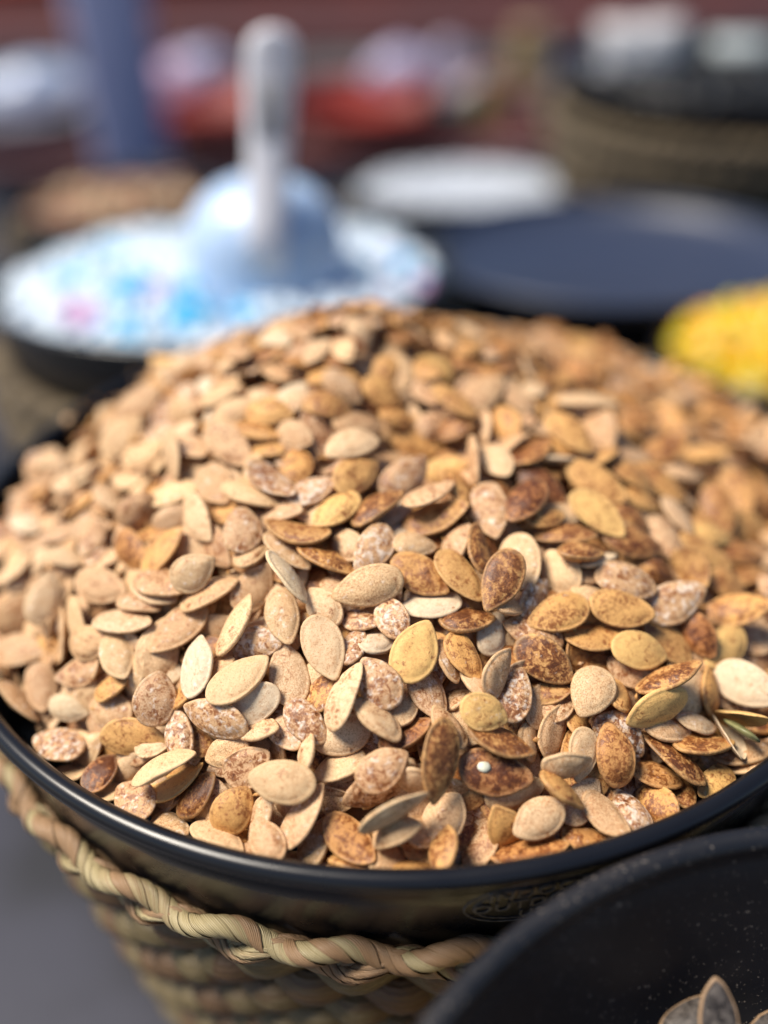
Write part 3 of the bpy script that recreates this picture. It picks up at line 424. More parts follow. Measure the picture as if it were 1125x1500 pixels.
847,1283,278,78,17,161,157,90,31,2, 502,-267,404,-493,-15,80,151,91,26,3, 393,-722,220,119,81,-28,155,93,34,6, 739,488,444,-53,169,-291,155,93,34,3, 1277,1251,141,38,-494,-3,163,92,26,5, -406,-1162,-104,-163,16,-192,155,98,36,1, 
810,-576,166,150,-46,423,157,90,31,2, 1511,1352,22,-199,284,121,163,92,26,1, 828,1233,307,-41,58,21,151,91,26,1, 1043,1424,164,-337,55,-309,147,88,25,1, 224,-364,416,13,-3,366,157,90,31,1, -581,673,660,-167,458,-29,151,91,26,0, 
721,967,409,-6,112,326,170,103,29,1, 652,-533,253,209,-421,-146,147,88,25,3, 1042,505,309,-27,120,-48,147,88,25,6, 394,-550,324,-450,-188,-94,163,92,26,2, 990,1209,261,333,354,-104,163,92,26,3, 1292,509,158,87,140,218,157,90,31,3, 
70,889,664,-27,-68,-478,155,93,34,2, -744,-15,464,11,-92,312,157,90,31,1, 647,501,485,-21,85,-233,157,90,31,3, -690,-443,287,107,115,-417,157,90,31,0, -1099,453,375,-214,115,436,155,93,34,0, 1288,1650,59,490,-13,-81,151,91,26,7, 
-583,619,675,2,-71,86,147,88,25,7, 957,1610,161,-282,-369,142,157,90,31,5, -193,62,604,50,128,-461,157,90,31,1, 1067,-783,-57,171,80,47,170,103,29,3, -123,-660,305,-19,96,-358,157,90,31,3, -296,763,715,-83,-136,-284,155,93,34,3, 
798,923,372,-90,102,-452,157,90,31,6, -897,-164,347,-277,396,120,157,90,31,2, -305,-76,564,28,29,-112,157,90,31,2, 512,657,555,68,87,463,163,92,26,6, -174,-218,517,-34,-57,372,170,103,29,1, 1485,1177,64,415,276,46,155,93,34,1, 
78,-962,54,252,130,221,155,98,42,7, -446,-539,307,83,-109,273,170,103,29,1, 993,1015,245,71,31,488,157,90,31,3, 1125,554,243,100,-38,480,163,92,26,1, 1180,253,212,359,-341,-69,147,88,25,6, 1010,-730,-7,37,198,-347,155,93,34,3, 
-330,637,732,104,-61,-446,170,103,29,1, 457,989,528,-34,27,-278,170,103,29,3, 1276,1311,126,-69,26,-470,170,103,29,0, 1038,1604,131,29,-37,-141,155,93,34,4, -223,771,745,-129,18,162,147,88,25,7, -126,-985,66,95,-79,118,147,88,25,1, 
-319,-1030,-4,-1,-190,370,157,90,31,1, 926,1785,101,-197,372,186,163,92,26,6, 268,844,608,-94,-2,-143,151,91,26,3, -139,725,749,-49,-56,-306,157,90,31,6, 1443,1222,77,-245,427,-3,163,92,26,2, 1122,1084,207,141,-473,-56,157,90,31,3, 
929,430,342,62,114,363,151,91,26,1, 590,75,481,-46,174,-412,155,93,34,5, 1,-528,370,82,61,-238,155,93,34,2, 1481,1059,39,321,-379,-3,147,88,25,1, 643,1373,306,-190,23,295,155,93,34,3, 970,-899,-93,152,56,215,155,98,32,3, 
-633,543,624,-1,-112,-385,155,93,34,2, -1065,-606,17,184,81,-432,147,88,25,0, 572,1033,456,-153,-49,-460,155,93,34,5, -1369,-423,-61,342,157,-305,155,93,34,0, -1221,65,211,118,-117,-240,163,92,26,2, -431,-312,442,86,116,-416,170,103,29,0, 
-371,503,708,-75,-84,390,157,90,31,5, -796,-243,362,-101,-16,470,170,103,29,0, 831,-277,267,157,80,30,151,91,26,0, 1130,232,239,-308,-393,22,163,92,26,6, -589,-522,296,128,8,-366,151,91,26,6, 1246,1731,25,225,-78,-156,170,103,29,3, 
-857,702,518,418,-263,78,151,91,26,8, -950,364,458,-453,205,-45,151,91,26,0, 329,-306,411,-48,53,-495,170,103,29,3, 21,-133,494,13,12,500,147,88,25,2, -1326,86,167,-56,-54,280,151,91,26,0, 1038,-371,164,-62,137,-143,157,90,31,3, 
1712,718,63,-81,87,485,163,92,26,2, 1287,50,124,-29,76,-270,155,93,34,3, 402,309,555,69,-143,376,157,90,31,1, 22,-962,104,11,253,-418,155,93,34,3, -438,81,601,38,127,-438,155,93,34,2, 990,850,284,-43,161,271,147,88,25,5, 
643,1065,415,297,-341,-75,147,88,25,6, -629,-762,129,-24,-271,413,151,91,26,2, 1312,619,149,78,-3,494,147,88,25,2, -406,-348,449,160,16,72,170,103,29,1, 1728,781,22,8,-155,-122,155,93,34,8, 237,981,601,-126,-77,-221,147,88,25,1, 
1447,1035,24,-113,17,-423,151,91,26,2, 131,656,691,-100,41,-449,151,91,26,0, -338,-444,401,-16,-97,413,155,93,34,5, 909,1987,54,-379,-9,-130,157,90,31,6, 1124,1149,197,131,100,247,147,88,25,5, 1497,16,76,28,85,-115,157,90,31,1, 
-790,-706,96,157,37,-323,163,92,26,1, 1519,744,25,-5,197,247,155,93,34,8, 1526,847,3,135,84,461,170,103,29,6, 646,-1077,-92,78,-144,292,155,93,34,3, -993,-304,229,7,-118,297,163,92,26,1, 1541,1038,4,360,323,-127,155,93,34,0, 
283,-760,198,-383,-293,-91,147,88,25,3, 705,62,439,-54,138,-313,151,91,26,3, 317,78,456,103,66,-469,170,103,29,2, 925,-862,-35,68,160,-382,170,103,29,3, 931,-91,279,128,137,91,157,90,31,8, 6,-404,422,27,37,-480,163,92,26,3, 
1252,336,173,-144,71,-425,147,88,25,3, 1620,820,4,-314,276,-145,155,93,34,6, 847,196,391,118,34,482,151,91,26,1, -960,-592,103,-87,-126,476,170,103,29,5, 994,593,312,-113,-59,-468,155,93,34,3, 1517,988,0,-158,-126,-436,151,91,26,3, 
890,1104,311,-35,35,-252,157,90,31,3, -968,462,442,42,-103,-43,157,90,31,2, -763,-127,410,118,-73,-136,147,88,25,6, -1280,340,269,242,360,180,157,90,31,0, 1601,516,-8,-58,61,-315,147,88,25,5, 156,-1164,-91,179,-60,313,170,103,29,2, 
1445,-82,74,87,-492,-11,163,92,26,1, 1265,1147,156,-389,-309,35,155,93,34,2, 782,1337,272,11,36,282,147,88,25,7, -711,720,578,-27,-93,430,163,92,26,2, 655,296,477,-159,119,-450,155,93,34,1, 346,417,580,19,51,-429,147,88,25,2, 
-498,142,619,45,-15,196,151,91,26,1, 870,-722,72,170,122,-182,151,91,26,2, 400,996,560,-43,-56,-412,147,88,25,3, 158,-707,262,36,-187,411,157,90,31,3, 907,608,360,-70,-17,-485,170,103,29,3, 180,-110,439,250,431,-24,155,93,34,2, 
-1199,-87,190,73,-152,162,147,88,25,5, 1127,1821,40,-464,48,-78,163,92,26,3, -526,520,669,-72,-82,14,163,92,26,2, 330,-455,364,83,41,46,163,92,26,0, 1067,307,290,-45,35,246,147,88,25,7, 130,-538,358,57,-12,133,157,90,31,2, 
-932,907,458,433,-248,22,147,88,25,0, 1767,884,49,-333,254,-166,170,103,29,1, 860,643,392,3,124,179,147,88,25,3, -403,713,697,488,35,79,157,90,31,2, -621,-142,473,122,-94,-80,155,93,34,0, 771,820,406,439,127,-203,157,90,31,7, 
424,857,545,-30,33,400,157,90,31,1, 670,1310,325,-42,-134,-356,151,91,26,0, 1428,1078,83,22,96,-203,155,93,34,1, 533,1382,346,170,-468,7,170,103,29,6, 1183,1176,166,-33,-21,-300,155,93,34,3, 1522,1166,39,42,-67,241,155,93,34,3, 
-1013,-741,-75,-33,-180,441,147,88,25,0, 654,-166,387,25,2,-364,157,90,31,1, -200,-647,299,83,-132,451,170,103,29,0, -136,-566,356,103,16,222,170,103,29,2, 475,1279,416,-61,-457,174,157,90,31,5, 1220,1580,73,211,322,172,151,91,26,1, 
-338,1083,591,-19,-8,-375,147,88,25,5, -223,1059,620,84,166,464,163,92,26,3, 1455,677,67,-54,102,-152,170,103,29,0, 794,-978,-85,100,134,-244,147,88,25,2, -1380,569,194,479,101,92,163,92,26,1, -56,-1037,29,153,157,-394,155,93,34,3, 
562,-1072,-84,155,-68,188,163,92,26,2, 995,676,302,-45,105,48,163,92,26,1, 491,33,479,95,15,-324,163,92,26,1, -45,744,757,4,-4,477,163,92,26,1, -44,-629,322,131,42,-324,151,91,26,3, 799,1172,307,153,-408,119,155,93,34,3, 
1232,971,153,-77,-97,-459,157,90,31,3, -345,-746,221,202,40,-7,147,88,25,6, -599,595,641,-95,-14,113,163,92,26,1, -315,-248,507,-57,-28,461,163,92,26,0, -483,232,626,-388,-294,-102,151,91,26,1, 859,126,375,-96,70,-240,163,92,26,1, 
1565,927,-28,77,218,279,163,92,26,1, 114,68,427,111,10,445,170,103,29,0, 1000,1435,173,12,251,219,155,93,34,6, 315,-555,331,-432,189,17,147,88,25,5, -809,739,537,-241,427,-96,147,88,25,1, 586,1890,140,10,53,465,157,90,31,1, 
982,511,316,11,138,44,151,91,26,5, 1238,121,160,21,82,196,163,92,26,3, 169,-1008,54,-13,-229,441,170,103,29,6, 1087,457,266,-114,102,-261,151,91,26,5, 721,1251,319,19,131,330,170,103,29,0, -957,746,437,-77,-59,422,157,90,31,0, 
-765,-396,314,144,89,-361,155,93,34,1, 933,215,343,112,-43,315,147,88,25,8, 650,1737,165,-47,-10,-327,151,91,26,5, 1138,-737,-84,100,-75,479,151,91,26,8, 541,400,528,23,67,45,163,92,26,6, 1139,-427,80,50,77,-13,157,90,31,1, 
-602,93,546,-68,-162,409,157,90,31,3, -479,-675,242,88,-15,-430,155,93,34,2, 737,1692,173,-79,-31,99,170,103,29,3, -1326,483,212,-90,-32,487,151,91,26,2, 611,-613,223,137,96,34,163,92,26,2, 155,1198,523,-48,45,-282,147,88,25,3, 
-727,134,508,-27,-102,196,163,92,26,2, 1371,355,120,-27,120,60,151,91,26,3, -611,-697,165,99,91,-467,163,92,26,1, -1242,255,245,150,-22,-376,157,90,31,0, 1610,1017,-48,74,35,-231,163,92,26,0, -40,-288,491,-36,-4,-383,157,90,31,1, 
1047,1771,70,-34,25,-483,157,90,31,3, 518,-70,465,61,51,-350,157,90,31,1, 759,1780,148,43,46,402,170,103,29,3, 1601,1268,25,40,382,222,170,103,29,7, 956,-318,200,93,112,149,163,92,26,3, 766,-659,152,86,67,-235,163,92,26,3, 
20,-895,149,167,5,43,170,103,29,1, -1354,68,128,-128,-38,443,163,92,26,2, -47,155,554,187,56,318,147,88,25,2, -1060,-56,304,-22,-126,408,147,88,25,2, 569,-536,284,140,-52,477,151,91,26,6, -54,-385,446,118,6,-415,155,93,34,1, 
1694,871,-22,-85,2,492,147,88,25,3, -87,840,694,-93,34,307,151,91,26,8, -821,-455,254,139,-43,286,147,88,25,1, 1179,1421,111,30,364,223,147,88,25,7, 896,1630,128,-127,-221,361,155,93,34,3, -25,1042,644,-478,142,3,151,91,26,3, 
1468,1437,32,15,-174,-149,170,103,29,2, 580,1293,338,52,249,390,151,91,26,1, 712,-923,-4,87,87,-164,151,91,26,2, -380,-994,21,94,104,-480,147,88,25,0, 768,114,397,137,-46,475,163,92,26,1, 937,-687,68,94,141,-286,151,91,26,0, 
-735,869,529,26,-92,20,163,92,26,0, 291,938,590,-69,-61,-491,147,88,25,3, -132,-417,429,112,-62,-121,155,93,34,3, 285,1058,558,407,-256,69,157,90,31,3, 1711,665,58,-43,492,-76,157,90,31,6, 826,1710,170,411,-283,18,163,92,26,2, 
-1042,1282,236,-74,50,471,170,103,29,3, 1483,1265,52,193,33,73,151,91,26,1, 1373,1108,125,63,-36,484,170,103,29,3, 880,1351,239,-158,178,-32,155,93,34,2, -908,491,480,440,-226,-33,147,88,25,1, 1178,-821,-105,-147,137,455,155,93,34,1, 
1188,452,207,-46,103,-58,155,93,34,3, -1281,-3,159,-169,-52,466,170,103,29,0, 1048,50,247,-124,13,-482,163,92,26,1, 1346,-342,73,63,-76,472,155,93,34,7, -1069,707,362,-69,-145,42,163,92,26,3, -203,-1198,-127,-142,-66,-153,155,98,31,1, 
127,-414,398,51,12,109,147,88,25,5, -530,-279,425,107,65,-419,157,90,31,0, 261,717,642,-87,122,-335,147,88,25,6, -515,580,674,28,-85,-476,170,103,29,7, 581,746,499,100,145,318,157,90,31,2, 745,1855,123,-88,56,-260,157,90,31,1, 
1161,941,197,-3,103,-335,147,88,25,0, 558,-1027,-27,124,-65,342,147,88,25,5, -910,822,449,438,-239,30,163,92,26,3, 1062,-83,216,-77,-463,48,157,90,31,7, 1292,-636,-101,88,-117,345,155,93,34,3, 1763,784,3,-427,-1,-234,155,93,34,0, 
-1044,1228,224,-33,-12,2,163,92,26,1, 344,-153,458,-27,13,-234,163,92,26,3, -56,-1130,-71,127,147,-411,155,93,34,3, 1282,1053,124,-120,72,26,147,88,25,2, 110,-186,454,-66,-13,277,151,91,26,3, 1036,-290,190,17,108,-90,157,90,31,2, 
1061,1883,26,33,433,210,147,88,25,3, -466,-180,494,-76,-153,464,157,90,31,1, -227,-307,459,128,-35,216,157,90,31,1, 1016,-643,39,-76,134,-465,157,90,31,5, 948,86,312,95,4,490,155,93,34,7, 738,-786,73,-6,153,-387,170,103,29,0, 
-579,782,616,111,-202,-426,151,91,26,5, 420,1397,387,-120,-74,-441,170,103,29,3, 992,1168,247,-132,49,-14,170,103,29,6, 1505,79,-24,124,167,37,163,92,26,1, -744,-380,292,94,-122,266,151,91,26,0, 1135,640,232,123,44,408,170,103,29,2, 
655,-442,296,31,134,-47,170,103,29,7, 868,542,394,-63,-483,-60,157,90,31,8, 1066,843,242,-160,82,66,151,91,26,3, 97,-124,466,-41,35,164,155,93,34,2, 1234,737,184,63,132,240,155,93,34,4, -884,157,462,-34,-103,301,151,91,26,1, 
942,1699,115,374,315,96,157,90,31,3, 243,1518,313,197,-444,102,151,91,26,1, 1400,1224,111,-428,251,-30,151,91,26,1, 913,-5,312,-72,40,-493,163,92,26,1, -1376,-311,-87,-161,-160,442,170,103,29,0, 259,1622,259,-129,429,-219,155,93,34,1, 
1512,468,53,5,57,355,151,91,26,4, -1388,172,135,-77,-126,325,170,103,29,1, 885,-550,151,-148,114,-463,151,91,26,3, 460,398,572,34,73,-135,151,91,26,2, 981,1087,263,-31,15,52,151,91,26,3, -809,654,521,70,-74,-450,151,91,26,0, 
-117,-478,394,-22,-72,487,147,88,25,0, -579,714,626,114,-100,-470,170,103,29,3, -372,955,622,-70,-112,-426,157,90,31,0, 115,1081,584,-109,124,58,163,92,26,3, 1088,1231,191,94,7,434,147,88,25,5, 898,908,324,81,124,364,170,103,29,3, 
-351,-148,536,-97,-473,-130,155,93,34,3, 55,-675,291,-1,-133,401,151,91,26,1, -106,-153,538,-74,2,-39,157,90,31,1, 944,1425,188,-76,195,192,170,103,29,3, -1432,-286,-19,94,-25,-133,163,92,26,2, 757,1580,196,395,284,-108,170,103,29,3, 
761,-372,279,4,61,-284,157,90,31,5, -115,-241,502,15,3,-370,163,92,26,3, -221,-874,143,-32,463,183,151,91,26,3, -821,-926,-106,-50,-106,486,151,91,26,1, 1669,874,-58,-2,-38,-361,170,103,29,3, 1316,1129,112,101,-27,486,163,92,26,1, 
-842,646,486,44,-92,-343,151,91,26,0, -670,1085,491,-169,-61,175,151,91,26,1, 1158,-65,180,40,5,466,157,90,31,2, -572,940,558,102,-87,-424,170,103,29,5, 1370,-260,74,21,26,-459,147,88,25,3, 582,1441,291,-32,10,326,157,90,31,3, 
-225,721,727,-18,-94,-326,157,90,31,1, -561,856,583,-214,-70,168,147,88,25,0, 299,-135,434,-17,29,-479,157,90,31,5, 1458,-70,44,-58,33,-334,170,103,29,2, 1262,1515,42,-300,-131,-374,163,92,26,2, -1236,-502,-69,-402,-167,-225,147,88,25,0, 
1139,1374,140,131,7,469,155,93,34,5, 1297,1364,102,192,-460,7,151,91,26,2, 1068,254,265,-334,-371,15,155,93,34,3, 1017,-421,147,88,148,159,163,92,26,1, 1132,1721,58,20,229,246,157,90,31,7, 443,-423,351,64,-123,446,151,91,26,3, 
701,890,413,69,192,233,147,88,25,1, -1384,408,172,472,130,96,170,103,29,2, 870,1969,41,-312,-70,-256,147,88,25,2, -533,1150,497,-63,17,426,170,103,29,2, 1366,964,68,-98,-6,-460,163,92,26,3, 201,1387,393,476,46,-108,170,103,29,1, 
740,1374,257,97,-479,-1,155,93,34,1, -1332,-240,22,142,-27,-388,157,90,31,8, 1606,1100,-37,96,-23,246,151,91,26,2, 1657,538,-45,77,89,221,170,103,29,0, -386,-846,134,17,195,-460,151,91,26,1, 217,-216,449,-19,90,475,157,90,31,0, 
961,-467,155,413,-225,-161,157,90,31,5, 374,772,580,59,62,371,170,103,29,7, 652,970,411,-204,57,-379,163,92,26,3, 215,1123,508,-111,74,203,151,91,26,5, 1064,1530,125,-142,-232,-269,155,93,34,1, 1053,1462,126,34,352,188,163,92,26,1, 
1164,495,241,17,114,127,151,91,26,4, 5,940,653,-47,-120,-410,155,93,34,3, 445,1187,457,488,-18,-106,157,90,31,5, 1628,1048,-10,57,-11,-413,170,103,29,1, 847,1777,126,48,23,446,170,103,29,3, -1188,247,295,70,-105,41,157,90,31,1, 
729,2035,38,-39,55,495,163,92,26,5, 788,1994,20,-273,-148,39,157,90,31,5, 399,927,555,494,-53,-27,163,92,26,0, 1099,1667,84,421,-171,-36,170,103,29,3, -1359,-26,103,-141,-138,448,151,91,26,1, 534,1440,314,-30,-39,382,163,92,26,5, 
161,1434,366,3,135,302,147,88,25,7, 610,1128,385,-5,125,53,157,90,31,6, 1480,1098,-15,-130,-472,20,170,103,29,1, -1084,546,372,472,83,143,155,93,34,1, 1245,921,148,-82,-97,-478,163,92,26,2, 1458,-71,-13,125,193,47,151,91,26,2, 
346,968,536,37,55,355,147,88,25,3, 614,1544,247,-67,-102,-465,170,103,29,2, -526,977,547,89,-65,-446,163,92,26,0, -514,-808,131,36,-120,395,151,91,26,1, -523,665,653,-130,-92,2,157,90,31,3, 211,-18,418,-141,474,-57,155,93,34,2, 
38,-792,218,112,73,-363,151,91,26,2, 293,4,459,-22,-62,143,147,88,25,0, 449,-222,442,30,13,283,147,88,25,6, 1307,-620,-48,161,73,400,151,91,26,3, -52,992,661,-3,-31,-58,155,93,34,6, -1253,967,166,-83,-173,-77,163,92,26,1, 
1565,1060,35,125,469,-107,163,92,26,2, 423,1893,152,-42,-38,497,163,92,26,5, 1389,218,81,-100,140,-412,147,88,25,3, 1116,368,235,68,130,79,151,91,26,3, -670,1048,478,4,-185,-409,155,93,34,5, 847,240,369,112,-66,483,147,88,25,6, 
-375,-1126,-106,31,145,-471,163,92,26,0, 782,28,390,59,1,496,151,91,26,2, -425,901,630,-90,-36,-287,163,92,26,2, 569,886,475,-99,84,-61,147,88,25,5, 1178,1284,121,-480,-111,60,170,103,29,1, 1291,-61,95,-37,142,-184,170,103,29,8, 
257,1697,199,47,104,487,155,93,34,0, 548,-225,421,25,-43,477,163,92,26,6, 1229,613,178,-20,55,-152,163,92,26,1, -202,848,690,-33,-138,-463,163,92,26,3, 520,779,533,133,117,261,147,88,25,1, -55,-828,183,209,19,-134,151,91,26,3, 
1571,1146,14,-414,272,-3,170,103,29,3, 364,296,569,179,137,-384,151,91,26,1, 23,1099,565,-16,116,226,147,88,25,2, 1350,-573,-74,160,30,-113,170,103,29,0, -128,888,691,-36,-120,-453,147,88,25,6, 1535,1174,-33,-50,-180,-464,151,91,26,3, 
1244,1463,92,450,-129,-30,147,88,25,1, -196,956,668,-97,53,396,151,91,26,0, 1512,1078,65,107,126,208,147,88,25,5, 553,1592,265,-25,102,278,170,103,29,3, 1470,327,38,-158,47,-446,163,92,26,0, 857,-787,42,158,67,19,170,103,29,1, 
581,-169,414,47,40,-185,170,103,29,2, -1061,907,328,-208,-67,395,155,93,34,3, 526,-552,265,5,94,-375,170,103,29,2, 1282,1304,29,-189,63,-388,147,88,25,6, 1121,-615,-1,-69,146,-347,151,91,26,1, 718,1069,363,-292,-404,32,170,103,29,1, 
521,817,510,119,6,448,147,88,25,2, -943,571,445,-55,-111,205,147,88,25,1, 971,770,293,32,79,60,155,93,34,0, 830,-43,348,95,18,427,155,93,34,2, 947,1351,193,227,119,429,151,91,26,3, 896,-456,184,37,167,164,151,91,26,2, 
792,-663,115,-54,84,-484,163,92,26,3, 830,-439,229,313,-295,-204,170,103,29,3, 1291,1246,103,-22,-46,-418,163,92,26,5, 1229,1211,115,-8,-102,-419,147,88,25,3, 371,1077,517,-91,-114,-454,147,88,25,2, 1472,1207,31,-437,-156,25,155,93,34,1, 
87,1132,548,-136,-56,-421,170,103,29,1, -885,1433,240,-191,111,279,155,93,34,1, 1238,1672,36,37,0,-103,163,92,26,3, 68,1189,552,-99,93,362,151,91,26,1, 484,1901,143,43,-33,-118,157,90,31,5, 894,1244,251,-2,-46,-451,155,93,34,0, 
928,1638,115,-390,280,-49,147,88,25,1, 525,1820,175,-47,50,-98,163,92,26,4, 142,1212,495,453,-140,-79,147,88,25,3, 779,-1087,-123,-104,45,140,155,98,33,3, 1483,158,17,-135,105,-423,163,92,26,5, -266,1318,446,8,203,418,157,90,31,1, 
634,160,454,25,38,256,151,91,26,1, -484,1639,206,-77,-68,-53,155,93,34,0, 763,1148,309,-173,67,-121,170,103,29,5, 1309,248,136,75,102,131,170,103,29,8, 289,1774,150,44,138,473,157,90,31,1, -1446,521,84,-130,-90,221,147,88,25,0, 
644,1363,268,-87,-63,-439,157,90,31,2, 695,1253,296,-58,113,225,163,92,26,1, -1036,628,392,126,-15,-411,163,92,26,0, 276,-869,135,107,121,-403,147,88,25,2, -698,743,555,11,-104,81,157,90,31,3, 508,1647,186,-79,94,278,155,93,34,5, 
1535,436,28,-98,45,-413,147,88,25,1, 252,973,567,-11,102,266,157,90,31,0, -914,1029,362,97,-72,-484,151,91,26,2, -857,914,432,-105,-69,259,155,93,34,3, -502,-702,194,117,-110,-75,147,88,25,6, 1246,-342,36,109,49,241,163,92,26,2, 
1045,-528,84,-8,121,-324,170,103,29,0, 1253,1203,81,-53,106,170,163,92,26,3, 1556,-218,-88,-282,376,-169,163,92,26,5, 987,1103,231,-175,-465,8,155,93,34,1, 455,1702,173,-113,-118,-341,157,90,31,8, 1576,825,-44,72,125,333,147,88,25,1, 
155,1638,272,-343,-352,91,157,90,31,5, 1541,293,17,4,141,-32,157,90,31,3, 886,1157,252,-69,67,324,155,93,34,4, 654,2054,-57,89,209,-439,147,88,25,3, 816,1544,147,-165,13,-354,155,93,34,1, 905,1521,133,-126,-142,-445,163,92,26,0, 
462,738,541,52,111,331,151,91,26,0, 874,1415,186,-317,-306,202,151,91,26,5, -145,1601,281,-225,72,43,157,90,31,0, 892,1031,294,-324,-372,70,147,88,25,5, -875,1207,308,-51,-114,-144,147,88,25,0, 404,-594,276,-16,121,-430,151,91,26,3, 
387,1304,398,-17,80,344,170,103,29,3, 378,1599,220,-32,-143,-468,163,92,26,2, -603,1128,467,-86,-71,-183,157,90,31,0, -1130,970,270,127,-205,-303,155,93,34,1, -28,1296,459,-115,25,290,147,88,25,2, 1629,160,32,74,-90,-219,155,93,34,2, 
573,969,453,-143,-30,-369,151,91,26,3, 771,292,422,-17,12,-483,163,92,26,1, -238,1515,351,-92,29,291,147,88,25,1, -1156,1168,157,-164,15,470,147,88,25,3, 517,1717,188,305,383,-97,163,92,26,3, 114,2194,-2,-438,-47,-58,147,88,25,3, 
22,52,461,-95,115,-382,151,91,26,2, -749,587,561,-401,-237,74,147,88,25,5, 319,1603,248,-58,-144,-454,163,92,26,1, 1360,1054,60,-110,71,-458,147,88,25,1, 860,1746,88,-38,28,-120,170,103,29,3, 474,1815,89,-95,169,354,170,103,29,6, 
1618,247,1,-43,442,-94,155,93,34,3, 384,-200,432,41,-1,324,157,90,31,5, 1676,326,-73,100,62,385,151,91,26,0, 42,1457,365,-31,-115,-479,155,93,34,3, 505,1063,451,207,-438,-68,151,91,26,3, -180,154,639,-458,167,23,170,103,29,1, 
-413,1518,280,-119,-104,-248,147,88,25,1, 605,1458,253,-42,66,258,155,93,34,3, -809,1099,387,21,-116,-364,170,103,29,6, 119,1312,439,-40,116,367,147,88,25,1, 1411,-179,-8,23,116,-197,151,91,26,8, 1574,153,43,96,488,17,155,93,34,3, 
119,2010,98,-416,-241,-104,155,93,34,3, 1743,565,-60,-66,-65,336,151,91,26,3, -346,1797,153,-400,-299,15,157,90,31,8, -410,-754,198,150,-73,234,147,88,25,2, -298,931,635,-218,-84,7,147,88,25,5, 1636,187,-1,-9,467,-54,157,90,31,7, 
712,1507,195,-113,-158,-437,170,103,29,3, 994,235,301,-48,79,-165,163,92,26,1, -1471,-250,-73,355,-238,-119,155,93,34,3, 1157,1114,150,58,71,487,157,90,31,5, -388,794,664,-157,-26,-109,157,90,31,2, -1052,1077,265,181,-44,-463,155,93,34,1, 
272,1302,415,-170,21,-331,157,90,31,1, 296,1440,371,85,125,435,170,103,29,2, 157,1327,457,-28,64,471,157,90,31,8, -252,1095,571,-66,-1,-159,163,92,26,5, 825,1696,105,-9,43,-35,147,88,25,3, -554,168,599,-262,-415,-91,155,93,34,5, 
-960,825,415,-11,-63,143,151,91,26,1, -658,963,517,457,166,87,151,91,26,2, 1365,-302,-13,31,142,-85,170,103,29,0, 186,1684,235,453,205,-42,163,92,26,1, -1255,322,238,-217,433,48,147,88,25,1, 854,377,398,29,195,259,151,91,26,3, 
970,1613,89,323,376,28,155,93,34,6, 733,1758,123,19,63,416,147,88,25,0, -175,1130,566,-141,-158,-318,155,93,34,7, 130,1545,330,-51,-109,-417,151,91,26,5, 736,-115,373,-26,45,-391,151,91,26,6, 1153,763,208,-145,34,-343,151,91,26,3, 
1511,-148,-88,129,167,109,157,90,31,6, 505,1548,265,291,-374,66,147,88,25,6, 359,1996,72,-481,7,32,170,103,29,6, -1023,1341,208,-420,250,-95,163,92,26,3, 1358,-477,-75,-30,17,-439,163,92,26,3, 619,2069,-15,-142,431,193,157,90,31,1, 
1177,823,201,-114,73,31,147,88,25,2, 564,2096,-44,181,-165,178,170,103,29,5, 1754,478,-35,143,-171,138,155,93,34,2, -340,-619,288,83,41,-476,163,92,26,2, 1556,83,19,-47,-493,58,170,103,29,6, -792,1377,289,-121,72,446,170,103,29,1, 
484,1267,377,-158,-16,-358,170,103,29,3, 1521,-396,-97,-151,-63,381,151,91,26,3, 418,1626,252,-78,-98,-278,163,92,26,5, -694,-546,234,131,40,-470,163,92,26,0, 776,1649,145,-85,-62,-481,170,103,29,3, 88,1546,306,-41,96,263,147,88,25,1, 
-406,1304,426,346,278,11,151,91,26,1, 207,1428,407,11,139,341,157,90,31,1, 1544,1,16,465,-175,-31,155,93,34,1, -83,1070,600,-129,50,-247,157,90,31,2, 1703,335,-53,143,75,432,157,90,31,1, -812,1309,291,-75,-99,-139,170,103,29,3, 
-313,1658,257,-118,-46,-196,151,91,26,3, 114,999,594,-59,-71,-363,147,88,25,3, 705,1973,14,-167,15,253,147,88,25,4, -1161,1047,209,-31,-127,153,163,92,26,2, 474,1493,283,-122,37,-186,163,92,26,2, 567,1241,362,-151,-134,-454,170,103,29,1, 
713,1446,223,-79,-167,-460,151,91,26,5, 1002,1395,149,-19,185,348,170,103,29,3, 496,-702,213,106,66,111,155,93,34,1, 562,1647,223,-54,23,-305,157,90,31,5, 768,1946,23,-130,254,410,157,90,31,1, 309,1102,497,-112,95,206,170,103,29,1, 
1553,-66,-17,-71,55,130,155,93,34,3, -135,1700,241,35,47,-62,157,90,31,3, 60,959,622,-43,47,362,147,88,25,1, 899,-185,281,164,-98,462,170,103,29,6, 1320,1018,94,-24,70,-87,163,92,26,1, -297,2034,25,14,-14,-240,163,92,26,5, 
461,1008,491,-97,35,-489,170,103,29,1, 1569,25,-27,-487,-24,109,151,91,26,5, 96,1785,208,-77,4,159,157,90,31,3, 1399,-367,-66,276,-390,-95,151,91,26,2, 1609,-82,5,-44,86,309,155,93,34,8, 1150,-520,38,144,71,179,151,91,26,3, 
1589,-247,-93,-96,-92,-185,151,91,26,1, 1424,-515,-95,-97,210,-426,155,93,34,1, 1730,433,-52,199,-109,-145,151,91,26,3, 1086,1305,162,80,85,401,151,91,26,6, -42,1152,545,-56,21,133,155,93,34,6, -28,1594,307,-34,103,392,147,88,25,1, 
-184,1288,466,-187,-4,-197,151,91,26,2, -611,1280,408,22,-124,-404,147,88,25,3, -174,971,640,-92,-117,-136,163,92,26,1, 1776,184,-20,40,420,-51,155,93,34,2, 1649,222,-70,2,79,159,157,90,31,3, 503,947,498,479,120,-68,147,88,25,3, 
